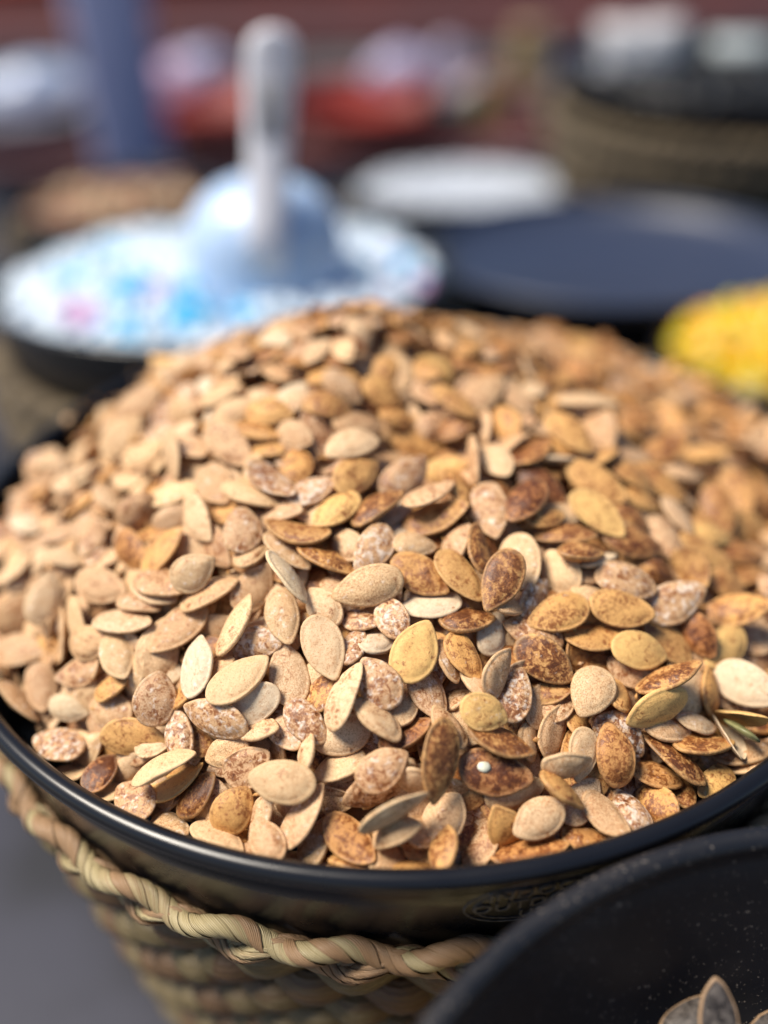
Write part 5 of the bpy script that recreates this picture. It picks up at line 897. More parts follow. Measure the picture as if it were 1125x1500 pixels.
for k in range(1500):
    a = prng.uniform(0, 2 * PI); rr = 0.162 * math.sqrt(prng.random())
    x = CENTRE.x + rr * math.cos(a); y = CENTRE.y + rr * math.sin(a)
    if rr > 0.134 and 105 < math.degrees(a) < 175: continue
    z = hzi(x, y) - prng.uniform(0.0060, 0.0105)
    n = Vector((hzi(x - .004, y) - hzi(x + .004, y), hzi(x, y - .004) - hzi(x, y + .004), 0.008)).normalized()
    Q = Vector((0, 0, 1)).rotation_difference(n) @ Quaternion(Vector((prng.uniform(-1, 1), prng.uniform(-1, 1), 0)).normalized(), prng.gauss(0, 0.28)) @ Quaternion((0, 0, 1), prng.uniform(0, 6.28))
    rs = random.Random(k + 9)
    L = prng.uniform(0.0155, 0.019)
    V, F, loc, tone, fin, mar = seed_arrays(L, L * 0.6, 0.0034, prng.choice('ctsgbtcgo'), rs, 12, False)
    V = V @ np.array(Q.to_matrix()).T + np.array([x, y, z])
    SV.append(V); SF += [tuple(q + nv for q in f) for f in F]; nv += len(V)
    SL.append(loc); ST.append(tone); SN.append(fin); SM.append(mar)
# brown sheet added below the seeds, closing the gaps against light leaks
GX = np.linspace(-0.172, 0.172, 50); cv = []; cf = []
for i, a in enumerate(GX):
    for j, b in enumerate(GX):
        s = 1.0; rr = math.hypot(a, b)
        lim = 0.134 if b > 0.01 and a < -0.02 else 0.160
        if rr > lim: s = lim / rr
        x, y = CENTRE.x + a * s, CENTRE.y + b * s
        cv.append((x, y, hzi(x, y) - 0.0135 + prng.uniform(-0.001, 0.001)))
cf = [(i * 50 + j, (i + 1) * 50 + j, (i + 1) * 50 + j + 1, i * 50 + j + 1) for i in range(49) for j in range(49)]
SV.append(np.array(cv)); SF += [tuple(q + nv for q in f) for f in cf]; nv += len(cv)
SL.append(np.array(cv) * 1000); ST.append(np.tile((0.30, 0.16, 0.07, 1), (len(cv), 1))); SN.append(np.tile((0.6, 0.2, 0.8, 1), (len(cv), 1))); SM.append(np.zeros(len(cv)))
for k in range(420):      # husk flakes and crumbs caught between the seeds
    a = prng.uniform(0, 2 * PI); rr = 0.158 * math.sqrt(prng.random()); x = CENTRE.x + rr * math.cos(a); y = CENTRE.y + rr * math.sin(a)
    z = hzi(x, y) + prng.uniform(-0.003, 0.0025); L = prng.uniform(0.0012, 0.0048); w = L * prng.uniform(0.3, 0.8)
    Q = Quaternion(Vector((prng.uniform(-1, 1), prng.uniform(-1, 1), prng.uniform(-1, 1))).normalized(), prng.uniform(0, 6))
    P = [(-L / 2, -w / 2, 0), (0, -w * 0.6, 0.0003), (L / 2, -w * 0.3, 0), (L * 0.4, w / 2, 0.0004), (-L * 0.3, w * 0.45, 0), (0, 0, 0.0009), (0, 0, -0.0003)]
    F = [(0, 1, 5), (1, 2, 5), (2, 3, 5), (3, 4, 5), (4, 0, 5), (1, 0, 6), (2, 1, 6), (3, 2, 6), (4, 3, 6), (0, 4, 6)]
    V = np.array(P) @ np.array(Q.to_matrix()).T + np.array([x, y, z]); n_ = len(V)
    SV.append(V); SF += [tuple(q + nv for q in f) for f in F]; nv += n_
    b_ = TONE[prng.choice('ctggb')][0]
    SL.append(np.array(P) * 1000 + k); ST.append(np.tile((*b_, 1), (n_, 1))); SN.append(np.tile((0.6, 0.3, 0.7, 1), (n_, 1))); SM.append(np.zeros(n_))
me = mesh('buried_pumpkin_seeds', np.vstack(SV), SF, M_SEED)
set_attrs(me, np.vstack(SL), np.vstack(ST), np.vstack(SN), np.concatenate(SM))
tag(link('buried_pumpkin_seeds', me), 'lower layer of roasted pumpkin seeds buried in the heap of the big black bowl', 'seeds', None, 'stuff')

# ------------------------------------------------------------------ bowls
def bowl_profile(R, depth, thick=0.0032, bead=0.0034, taper=0.80):
    """outside from the foot up, round the rolled rim, inside down to the centre"""
    P = [(0.0, -depth), (R * taper * 0.93, -depth), (R * taper * 0.98, -depth + 0.003), (R * taper, -depth + 0.010)]
    ro = R - bead * 1.15
    for k in range(1, 9):
        f = k / 8; P.append((R * taper + (ro - R * taper) * (f ** 0.7), -depth + 0.010 + (depth - 0.010 - bead * 1.3) * f))
    for k in range(13):
        a = -2.3 + (2.3 + PI + 0.6) * k / 12
        P.append((R - bead + bead * math.cos(a) , bead * math.sin(a)))
    for k in range(8, -1, -1):
        f = k / 8; P.append((R * taper - thick + (ro - R * taper - 0.0005) * (f ** 0.7), -depth + 0.012 + (depth - 0.012 - bead * 1.3) * f))
    P += [(R * taper * 0.9, -depth + thick + 0.002), (0.0, -depth + thick)]
    return P
def make_bowl(name, loc, R, depth, mat, label, n=128, bead=0.0034, taper=0.80, group=None):
    V, F = lathe(bowl_profile(R, depth, bead=bead, taper=taper), n)
    o = link(name, mesh(name, V, F, mat)); o.location = loc
    return tag(o, label, 'bowl', group)
main = empty('seed_bowl', CENTRE)
tag(main, 'biggest black bowl, heaped with roasted pumpkin seeds and set in the palm basket', 'bowl')
V, F = lathe(bowl_profile(R_BOWL + 0.0032, 0.11, taper=0.85), 256)
link('bowl_shell', mesh('bowl_shell', V, F, M_BLACK), main)
# moulded oval mark on the outside wall: INDOOR / OUTDOOR / USE
def wall_point(az, z, out):
    f = (z + 0.11 - 0.010) / (0.11 - 0.010 - 0.0034 * 1.3); f = min(max(f, 0), 1)
    Rq = R_BOWL + 0.0032; ro = Rq - 0.0034 * 1.15
    r = Rq * 0.85 + (ro - Rq * 0.85) * f ** 0.7 + out
    return Vector((r * math.cos(az), r * math.sin(az), z))
MARK_AZ, MARK_Z = math.radians(-79.5), -0.0185
M_MARK = simple('worn_moulded_print', (0.17, 0.165, 0.16), 0.6, (0.09, 0.09, 0.09), 400)
def on_wall(V, ox, oz, out0):
    res = []
    for v in V:
        res.append(wall_point(MARK_AZ + (v[0] + ox) / (R_BOWL * 0.95), MARK_Z + (v[1] + oz), out0 + v[2]))
    return res
def word(txt, size, ox, oz):
    cu = bpy.data.curves.new('lettering', 'FONT'); cu.body = txt; cu.size = size; cu.align_x = 'CENTER'; cu.extrude = 0.00018; cu.space_character = 1.08; cu.resolution_u = 3
    cu.offset = 0.00004
    ob = bpy.data.objects.new('lettering', cu); COL.objects.link(ob)
    bpy.context.view_layer.update()
    me = bpy.data.meshes.new_from_object(ob)
    V = on_wall([v.co.copy() for v in me.vertices], ox, oz, 0.0003); F = [tuple(p.vertices) for p in me.polygons]
    bpy.data.objects.remove(ob); bpy.data.curves.remove(cu)
    link('lettering', mesh('lettering', V, F, M_MARK, False), main)
word('INDOOR', 0.0072, 0.001, 0.0030); word('OUTDOOR', 0.0072, 0.001, -0.0036); word('USE', 0.0064, 0.001, -0.0096)
for (ax, az_) in ((0.0205, 0.0118), (0.0178, 0.0098)):
    Vr, Fr = tube([(ax * math.cos(t * PI / 36), az_ * math.sin(t * PI / 36) - 0.0006, 0) for t in range(72)], 0.00028, 5, True, 1.0)
    link('mark_ring', mesh('mark_ring', on_wall(Vr, 0, 0, 0.0001), Fr, M_MARK), main)

near = make_bowl('snack_bowl', (0.117, 0.034, 0.0), 0.146, 0.075, M_BLACK_DUSTY, 'nearest black bowl at the lower right, dusty inside with a few dark seeds', 192, 0.0036, 0.84)
M_DUSTY2 = M_BLACK

# ------------------------------------------------------------------ braided palm basket
NPER = 32
def rope_frame(s, ph, Rb, amp, rad):
    """s in periods round the ring"""
    az = 2 * PI * s / NPER
    c = 2 * PI * s + ph
    r = Rb + rad * math.cos(c); z = amp * math.sin(c)
    return Vector((r * math.cos(az), r * math.sin(az), z))
def strip_mesh(s0, ph, Rb, amp, rad, r0, width, adv, rnd, seg=18, across=6, turn=1.25):
    V = []; F = []; A = []
    circ = 2 * PI * Rb / NPER
    for i in range(seg + 1):
        f = i / seg; al = turn * 2 * PI * (f - 0.5)
        for j in range(across + 1):
            g = j / across * 2 - 1
            s = s0 + (adv * al / (2 * PI) + g * width / 2) / circ
            p = rope_frame(s, ph, Rb, amp, rad); q = rope_frame(s + 0.01, ph, Rb, amp, rad)
            t = (q - p).normalized(); az = 2 * PI * s / NPER
            e = Vector((math.cos(az), math.sin(az), 0)); b = t.cross(e).normalized(); e = b.cross(t)
            fib = 0.00006 * math.sin(j * 2.1 + rnd * 9)
            rr = r0 + 0.0005 * (1 - g * g) + 0.0008 * (g * 0.5) + 0.0004 * rnd + fib
            V.append(p + e * (math.cos(al) * rr) + b * (math.sin(al) * rr)); A.append((al * r0, j / across, rnd))
    m = across + 1
    for i in range(seg):
        for j in range(across):
            F.append((i * m + j, (i + 1) * m + j, (i + 1) * m + j + 1, i * m + j + 1))
    return V, F, A
def fibre_mesh(name, V, F, A, mat):
    me = mesh(name, V, F, mat)
    a = me.attributes.new('fibre', 'FLOAT_VECTOR', 'POINT'); a.data.foreach_set('vector', np.asarray(A, np.float32).ravel())
    return me
BZ = -0.038; RB = 0.1790
bk = empty('palm_basket', (CENTRE.x, CENTRE.y, 0))
tag(bk, 'woven palm basket with a thick braided rim holding the biggest black bowl', 'basket')
srng = random.Random(4)
# phase, core radius, up-down swing, in-out swing, height, strip width, advance of one turn, strips per period, radius
ROPES = [(0.0, 0.0029, 0.0022, 0.0014, 0.0, 0.0068, 0.0200, 7, RB), (PI, 0.0022, 0.0044, 0.0022, -0.0058, 0.0090, 0.044, 5, RB - 0.0008), (PI * 1.5, 0.0022, 0.0040, 0.0020, -0.0095, 0.0100, -0.040, 4, RB - 0.0045)]
for ph, r0, amp, rad, dz, wid, adv, per, rb in ROPES:
    for k in range(per):
        for var in range(4):
            rnd = srng.random()
            V, F, A = strip_mesh(k / per, ph, rb, amp, rad, r0 + srng.uniform(-0.0002, 0.0002), wid, adv, rnd, turn=1.2)
            me = fibre_mesh('braid_strip', V, F, A, M_STRAW)
            for p_ in range(var, NPER, 4):
                az_deg = (p_ + k / per) / NPER * 360
                if rb < RB - 0.002 or 200 > az_deg > 20: continue
                o = link('braid_strip', me, bk); o.location = (0, 0, BZ + dz); o.rotation_euler = (0, 0, 2 * PI * p_ / NPER)
    # the part of the braid turned away from the customer side, and the innermost rope, stay joined
    VV, FF, AA = [], [], []
    for p_ in range(NPER):
        for k in range(per):
            az_deg = (p_ + k / per) / NPER * 360
            if not (rb < RB - 0.002 or 200 > az_deg > 20): continue
            V, F, A = strip_mesh(p_ + k / per, ph, rb, amp, rad, r0, wid, adv, srng.random(), 12, 4, 1.2)
            FF += [tuple(q + len(VV) for q in g) for g in F]; VV += V; AA += A
    if VV:
        o = link('braid', fibre_mesh('braid', VV, FF, AA, M_STRAW), bk); o.location = (0, 0, BZ + dz); tag(o, kind='stuff')
    V, F = tube([rope_frame(i / 10, ph, rb, amp, rad) for i in range(NPER * 10)], r0 * 0.93, 6, True)
    me = fibre_mesh('rope_core', V, F, [(i * 0.001, 0.5, 0.9) for i in range(len(V))], M_STRAW)
    o = link('rope_core', me, bk); o.location = (0, 0, BZ + dz)
def weave_row(Rr, z, n_st, row, r=0.0075, amp=0.0035, rnd=0.3, flat=1.25, seg=6):
    path = []; N = n_st * seg
    for i in range(N):
        a = 2 * PI * i / N; c = math.sin(n_st / 2 * a + row * PI)
        rr = Rr + amp * c
        path.append((rr * math.cos(a), rr * math.sin(a), z))
    V, F = tube(path, r, 8, True, flat)
    A = []
    for i in range(N):
        for k in range(8): A.append((2 * PI * Rr * i / N, k / 8 * 2, (rnd + 0.37 * math.sin(i * 0.7 / seg)) % 1))
    return V, F, A
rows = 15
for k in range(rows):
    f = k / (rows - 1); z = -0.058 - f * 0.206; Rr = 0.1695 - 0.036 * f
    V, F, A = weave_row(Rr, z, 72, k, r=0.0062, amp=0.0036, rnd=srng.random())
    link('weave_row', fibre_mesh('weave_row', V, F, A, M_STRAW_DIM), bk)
stk = []
V, F = lathe([(0.135, -0.275), (0.162, -0.07)], 64)
link('inner_lining', mesh('inner_lining', V, F, M_STRAW_DARK), bk)

def small_basket(name, loc, R, depth, label, mat=None, courses=7, taper=0.8, cat='basket', group=None):
    """plain woven basket: rope rim, rows of weaving; loc = centre of the rim"""
    b = empty(name, loc); tag(b, label, cat, group)
    V = []; F = []; A = []
    n = max(14, int(R * 160))
    for ph in (0, PI):
        v, f = tube([((R + 0.005 * math.cos(2 * PI * i / 10 + ph)) * math.cos(2 * PI * i / (n * 10)), (R + 0.005 * math.cos(2 * PI * i / 10 + ph)) * math.sin(2 * PI * i / (n * 10)), 0.005 * math.sin(2 * PI * i / 10 + ph)) for i in range(n * 10)], 0.0065, 6, True)
        F += [tuple(q + len(V) for q in g) for g in f]; V += v
    link('braided_rim', fibre_mesh('braided_rim', V, F, [(i * 0.0004, (i % 6) / 6, (i * 0.013) % 1) for i in range(len(V))], mat or M_STRAW_DARK), b)
    for k in range(courses):
        fr = (k + 0.5) / courses; z = -0.012 - fr * (depth - 0.012); Rr = R * (1 - (1 - taper) * fr) - 0.002
        v, f, a = weave_row(Rr, z, int(n * 1.6) * 2, k, r=(depth - 0.012) / courses * 0.5, amp=0.004, rnd=prng.random(), flat=1.1, seg=4)
        link('weave_row', fibre_mesh('weave_row', v, f, a, mat or M_STRAW_DARK), b)
    return b

small_basket('bowl_basket', (0.117, 0.034, -0.046), 0.143, 0.244, 'small woven basket under the nearest dusty black bowl, lower right', M_STRAW)
small_basket('bowl_basket', (-0.112, 0.703, -0.074), 0.168, 0.216, 'woven basket under the black bowl of white and blue sweets', M_STRAW_DARK)
small_basket('bowl_basket', (0.212, 0.872, -0.128), 0.170, 0.162, 'woven basket under the wide shallow black tray behind the yellow corn', M_STRAW_DARK)
small_basket('bowl_basket', (0.298, 0.640, -0.118), 0.092, 0.172, 'small woven basket under the bowl of yellow corn kernels', M_STRAW_DARK)
small_basket('bowl_basket', (0.114, 1.319, -0.195), 0.162, 0.095, 'short woven basket under the bowl of white crystals', courses=4)
small_basket('bowl_basket', (-0.348, 1.341, -0.205), 0.148, 0.085, 'short woven basket under the bowl of brown and orange chips', courses=4)
small_basket('tall_basket', (0.440, 1.290, -0.062), 0.215, 0.228, 'tall brown woven basket at the upper right carrying a black bowl with a white packet', courses=9, taper=0.78)

make_bowl('sweet_bowl', (-0.112, 0.703, -0.030), 0.170, 0.10, M_BLACK, 'black bowl full of white, blue and pink sweets with the plastic scoop in it', 128)
make_bowl('dark_tray', (0.212, 0.872, -0.085), 0.172, 0.026, black_plastic('sheen_tinted_black_tray', 0.1, (0.026, 0.036, 0.070), 0.34), 'wide shallow round black tray with a painted bluish sheen, behind the yellow corn', 128, taper=0.9)  # the black tray's blue sky sheen is mixed into its base colour
make_bowl('corn_bowl', (0.298, 0.640, -0.082), 0.099, 0.07, M_BLACK, 'small black bowl of yellow corn kernels at the right edge', 128)
make_bowl('white_crystal_bowl', (0.114, 1.319, -0.155), 0.165, 0.08, M_BLACK, 'far black bowl filled almost level with white crystals', 96)
make_bowl('chip_bowl', (-0.348, 1.341, -0.168), 0.150, 0.08, M_BLACK, 'far black bowl of brown and orange chips at the left', 96)
make_bowl('packet_bowl', (0.440, 1.290, -0.020), 0.215, 0.07, M_BLACK, 'black bowl on the tall brown basket, with a white packet in it', 96)

# ------------------------------------------------------------------ contents of the bowls behind
def blob(r, rs, seg=8, rg=5, sq=(1, 1, 1)):
    V = [(0, 0, r * sq[2])]; F = []
    o = Vector((rs.uniform(-50, 50), rs.uniform(-50, 50), 0))
    for i in range(1, rg):
        th = PI * i / rg
        for k in range(seg):
            a = 2 * PI * k / seg; d = Vector((math.sin(th) * math.cos(a), math.sin(th) * math.sin(a), math.cos(th)))
            q = r * (1 + 0.22 * noise.noise(d * 1.3 + o)); V.append((d.x * q * sq[0], d.y * q * sq[1], d.z * q * sq[2]))
    V.append((0, 0, -r * sq[2]))
    for k in range(seg):
        F.append((0, 1 + k, 1 + (k + 1) % seg))
        for i in range(rg - 2):
            a = 1 + i * seg; F.append((a + k, a + seg + k, a + seg + (k + 1) % seg, a + (k + 1) % seg))
        a = 1 + (rg - 2) * seg; F.append((a + k, len(V) - 1, a + (k + 1) % seg))
    return np.array(V), F
def tint_mat(name, rough=0.5, spec=0.5, waxy=0.0):
    t = NT(name); c = t.attr('tint').outputs['Color']; v = t.obj(); n = t.noise(v, 160, 3)
    t.bump(n, 0.25, 0.001)
    if waxy:
        t.b.inputs['Subsurface Weight'].default_value = waxy; t.b.inputs['Subsurface Scale'].default_value = 0.004
    return t.done(t.mix(t.math('MULTIPLY', t.ramp(n, 0.4, 0.7), 0.25), c, (0.5, 0.5, 0.5), 'MULTIPLY'), rough, spec)
def heap(name, centre, R, rise, size, n, pick, mat, label, sq=(1, 1, 0.7), seed=1, base=(0.5, 0.5, 0.5), edge=-0.008):
    rs = random.Random(seed); VV = []; FF = []; CC = []; nv = 0
    prof = lambda r: edge + rise * (1 - (r / R) ** 1.7)
    for k in range(n):
        a = rs.uniform(0, 2 * PI); r = (R - size) * math.sqrt(rs.random())
        x, y = r * math.cos(a), r * math.sin(a)
        z = prof(r) + rs.uniform(-0.6, 0.25) * size
        V, F = blob(size * rs.uniform(0.75, 1.2), rs, sq=sq)
        Q = Quaternion(Vector((rs.uniform(-1, 1), rs.uniform(-1, 1), rs.uniform(-1, 1))).normalized(), rs.uniform(0, 1.0 if sq[2] < 0.5 else 6))
        V = V @ np.array(Q.to_matrix()).T + np.array([x, y, z])
        c = pick(rs, x + centre[0], y + centre[1])
        VV.append(V); FF += [tuple(q + nv for q in f) for f in F]; nv += len(V); CC.append(np.tile((*c, 1), (len(V), 1)))
    # bed under the pieces
    g = [(0, prof(0) - size * 0.6)] + [(R * f, prof(R * f) - size * 0.6) for f in (0.2, 0.4, 0.6, 0.8, 0.97)]
    V, F = lathe(g, 40); V = np.array(V)
    VV.append(V); FF += [tuple(q + nv for q in f) for f in F]; CC.append(np.tile((*base, 1), (len(V), 1)))
    me = mesh(name, np.vstack(VV), FF, mat)
    a = me.attributes.new('tint', 'FLOAT_COLOR', 'POINT'); a.data.foreach_set('color', np.vstack(CC).astype(np.float32).ravel())
    o = link(name, me); o.location = centre
    return tag(o, label, None, None, 'stuff')
BLUES = [(-0.165, 0.64), (-0.158, 0.585), (-0.113, 0.598), (0.030, 0.690), (-0.215, 0.69), (-0.197, 0.736), (-0.12, 0.625), (-0.10, 0.60)]
PINKS = [(-0.188, 0.598), (-0.143, 0.637), (0.035, 0.655), (-0.20, 0.62)]
def sweet(rs, x, y):
    for bx, by in BLUES:
        if math.hypot(x - bx, y - by) < 0.018 and rs.random() < 0.9: return (0.03, 0.42, 0.72)
    for bx, by in PINKS:
        if math.hypot(x - bx, y - by) < 0.011 and rs.random() < 0.75: return (0.56, 0.34, 0.56)
    q = rs.random()
    if q < 0.008: return (0.12, 0.40, 0.62)
    if q < 0.02: return (0.54, 0.38, 0.60)
    return (0.60 * rs.uniform(0.97, 1.03), 0.70, 0.80)
M_SWEET = tint_mat('sugar_sweets', 0.35, 0.5)
heap('mixed_sweets', (-0.112, 0.703, -0.030), 0.162, 0.016, 0.0085, 900, sweet, M_SWEET, 'white sweets mixed with blue and pink ones in the bowl under the scoop', seed=3, base=(0.6, 0.68, 0.8))
def corn(rs, x, y):
    q = rs.random()
    return (0.66, 0.50, 0.14) if q < 0.16 else (0.80 * rs.uniform(0.55, 1.05), 0.42 * rs.uniform(0.75, 1.15), 0.004)
heap('corn_kernels', (0.298, 0.640, -0.082), 0.093, 0.034, 0.0075, 480, corn, tint_mat('yellow_corn', 0.35), 'bright yellow corn kernels heaped in the small bowl at the right edge', seed=5, sq=(1, 0.8, 0.6), base=(0.5, 0.30, 0.01), edge=0.0)
def crystal(rs, x, y):
    v = rs.uniform(0.55, 0.65); return (v * 0.92, v, v * 1.12)
heap('white_crystals', (0.114, 1.319, -0.155), 0.140, 0.003, 0.0055, 1000, crystal, tint_mat('white_crystal', 0.4), 'white crystals filling the far black bowl almost level', seed=6, base=(0.4, 0.44, 0.5), edge=-0.014)
def chips(rs, x, y):
    q = rs.random()
    return (0.40, 0.17, 0.09) if q < 0.3 else ((0.50, 0.38, 0.23) if q < 0.8 else (0.26, 0.15, 0.10))
heap('mixed_chips', (-0.348, 1.341, -0.168), 0.124, 0.010, 0.012, 260, chips, tint_mat('fried_chips', 0.6), 'brown and orange chips lying in the far left bowl', seed=7, sq=(1, 1, 0.3), base=(0.2, 0.12, 0.06), edge=-0.014)
def blackseed(rs, x, y):
    v = rs.uniform(0.004, 0.018); return (v, v, v * 1.1)
heap('dark_seeds', (0.440, 1.290, -0.020), 0.205, 0.012, 0.009, 500, blackseed, tint_mat('dark_seed_mix', 0.4), 'dark seeds lying round the white packet in the far bowl', seed=9, sq=(1, 0.6, 0.3), base=(0.02, 0.02, 0.02), edge=-0.012)

# dark seeds lying in the nearest bowl
def dark_seed_mat():
    t = NT('dark_melon_seed'); e = t.attr('margin').outputs['Fac']; v = t.attr('local').outputs['Vector']; tone = t.attr('tone').outputs['Color']
    n = t.noise(v, 0.5, 5, 0.65); m = t.noise(v, 2.2, 3)
    c = t.mix(t.ramp(n, 0.40, 0.62), (0.022, 0.018, 0.016), (0.11, 0.095, 0.085))
    c = t.mix(t.ramp(m, 0.62, 0.7), c, (0.30, 0.25, 0.20))
    c = t.mix(t.math('MULTIPLY', t.ramp(e, 0.86, 0.93), 0.9), c, (0.40, 0.26, 0.15))
    t.bump(t.math('ADD', n, t.math('MULTIPLY', m, 0.4)), 0.5, 0.0004)
    return t.done(c, 0.45, 0.5)
M_DARKSEED = dark_seed_mat()
DS = [  # x, y, z, azimuth of the long axis, tilt up, roll, length
 (0.0872, 0.1440, -0.034, 92, 44, 4, 0.0205, 'greyish dark seed with a tan margin standing on end in the nearest bowl'),
 (0.0800, 0.1450, -0.038, 35, 10, -10, 0.0215, 'dark seed with a brown margin lying behind and left of the one standing on end'),
 (0.0955, 0.1400, -0.042, -35, 12, 25, 0.0190, 'dark seed lying right of the one standing on end in the nearest bowl'),
 (0.1120, 0.1400, -0.040, 15, 12, 0, 0.0190, 'dark seed lying at the right edge of the photo in the nearest bowl')]
for x, y, z, az, tl, rl, L, lab in DS:
    rs = random.Random(int(az + 200))
    V, F, loc, tone, fin, mar = seed_arrays(L, L * 0.55, 0.0036, 'd', rs, 28, True)
    me = mesh('melon_seed', V, F, M_DARKSEED); set_attrs(me, loc, tone, fin, mar)
    o = link('melon_seed', me); o.location = (x, y, z); o.rotation_mode = 'QUATERNION'
    o.rotation_quaternion = Quaternion((0, 0, 1), math.radians(az)) @ Quaternion((0, 1, 0), -math.radians(tl)) @ Quaternion((1, 0, 0), math.radians(rl))
    tag(o, lab, 'seed', 'dark seeds in the nearest bowl')
VV = []; FF = []; LL = []; TT = []; NN = []; MM = []; nv = 0
for k in range(170):
    a = prng.uniform(0, 2 * PI); r = 0.118 * math.sqrt(prng.random()); x, y = r * math.cos(a), r * math.sin(a)
    if 0.034 + y > 0.150 and x < 0: y -= 0.02
    rs = random.Random(k)
    V, F, loc, tone, fin, mar = seed_arrays(0.019, 0.0105, 0.0034, 'd', rs, 12, False)
    Q = Quaternion(Vector((prng.uniform(-1, 1), prng.uniform(-1, 1), 0.01)).normalized(), prng.gauss(0, 0.35)) @ Quaternion((0, 0, 1), prng.uniform(0, 6.28))
    V = V @ np.array(Q.to_matrix()).T + np.array([x, y, prng.uniform(0, 0.016)])
    VV.append(V); FF += [tuple(q + nv for q in f) for f in F]; nv += len(V); LL.append(loc); TT.append(tone); NN.append(fin); MM.append(mar)
me = mesh('melon_seed_layer', np.vstack(VV), FF, M_DARKSEED); set_attrs(me, np.vstack(LL), np.vstack(TT), np.vstack(NN), np.concatenate(MM))
o = link('melon_seed_layer', me); o.location = (0.117, 0.034, -0.061)
tag(o, 'layer of dark seeds covering the bottom of the nearest bowl', 'seeds', None, 'stuff')


# ------------------------------------------------------------------ the burst seed with its green kernel, and the salt grain on the darkest seed
SPLIT_AT = Vector((0.1085, 0.2164, 0.001)); SPLIT_Q = Quaternion((0.743, -0.386, 0.094, -0.539))
spl = empty('split_seed', SPLIT_AT); spl.rotation_mode = 'QUATERNION'; spl.rotation_quaternion = SPLIT_Q
tag(spl, 'burst pumpkin seed gaping open to show its green kernel, near the rim at the right', 'seed', GROUP_SEED)
def half_shell(open_deg, zsgn, tone_code):
    rs = random.Random(5 + zsgn); L, W = 0.0185, 0.0118; V = []; E = []; F = []; n = 26; rings = [0, .3, .55, .75, .88, .95, 1.0]
    for lay in (0, 1):
        for s in rings:
            for k in range(n):
                a = 2 * PI * k / n; c, sn = math.cos(a), math.sin(a)
                x = L / 2 * c * s; y = W / 2 * sn * (1 - 0.12 * c) * (1 - 0.25 * max(0, c) ** 3) * s
                z = zsgn * (0.0021 * (1 - s * s) ** 0.7 + 0.0004 - lay * 0.00045) + 0.0004 * noise.noise(Vector((x * 200, y * 200, lay * 0 + zsgn * 3)))
                # hinge at the blunt end (-x): open like a beak
                th = math.radians(open_deg) * zsgn * (0.35 + 0.65 * (x + L / 2) / L); dx = x + L / 2
                X = -L / 2 + dx * math.cos(th) - z * math.sin(th); Z = dx * math.sin(th) + z * math.cos(th)
                V.append((X, y, Z)); E.append(s)
    R_ = len(rings)
    for lay in (0, 1):
        for i in range(R_ - 1):
            for k in range(n):
                b0 = (lay * R_ + i) * n; q = (b0 + k, b0 + n + k, b0 + n + (k + 1) % n, b0 + (k + 1) % n)
                F.append(q if (lay == 0) == (zsgn > 0) else q[::-1])
    for k in range(n):
        a0 = (R_ - 1) * n; b0 = (2 * R_ - 1) * n; F.append((a0 + k, b0 + k, b0 + (k + 1) % n, a0 + (k + 1) % n))
    V = np.array(V); n_ = len(V); b_ = TONE[tone_code][0]
    me = mesh('shell_half', V, F, M_SEED)
    set_attrs(me, V * 1000 + 31 * zsgn, np.tile((*b_, 1), (n_, 1)), np.tile((0.3, 0.4, 0.6, 1), (n_, 1)), E)
    return me
link('shell_half', half_shell(23, 1, 'y'), spl); link('shell_half', half_shell(23, -1, 'w'), spl)
V, F = blob(1.0, random.Random(2), 16, 10)
me = mesh('kernel', [(v[0] * 0.0068 + 0.0016, v[1] * 0.0043, v[2] * 0.0013) for v in V], F, simple('green_kernel', (0.27, 0.25, 0.11), 0.4, (0.18, 0.18, 0.075), 300, 0.3, 0.0003))
link('kernel', me, spl)
V, F = blob(1.0, random.Random(9), 12, 8)
g = link('salt_grain', mesh('salt_grain', [(v[0] * 0.0020, v[1] * 0.0016, v[2] * 0.0007) for v in V], F, simple('salt_grain', (0.75, 0.74, 0.62), 0.6, (0.55, 0.56, 0.44), 900)), dot_seed)
g.location = (-0.15 * dot_dims[0], 0.06 * dot_dims[1] * 1, dot_dims[2] * 0.50)

# ------------------------------------------------------------------ plastic scoop standing in the sweets
def plastic():
    t = NT('milky_blue_plastic'); v = t.obj(); n = t.noise(v, 40, 3)
    t.b.inputs['Subsurface Weight'].default_value = 0.4; t.b.inputs['Subsurface Scale'].default_value = 0.01; t.b.inputs['Subsurface Radius'].default_value = (0.6, 0.8, 1)
    return t.done(t.mix(n, (0.40, 0.55, 0.82), (0.47, 0.61, 0.86)), 0.3, 0.5)
M_PLASTIC = plastic()
sc = empty('plastic_scoop', (-0.075, 0.665, 0.000), math.radians(6)); sc.rotation_euler = (math.radians(-4), math.radians(2.2), 0)
tag(sc, 'milky blue plastic scoop standing handle up in the bowl of sweets', 'scoop')
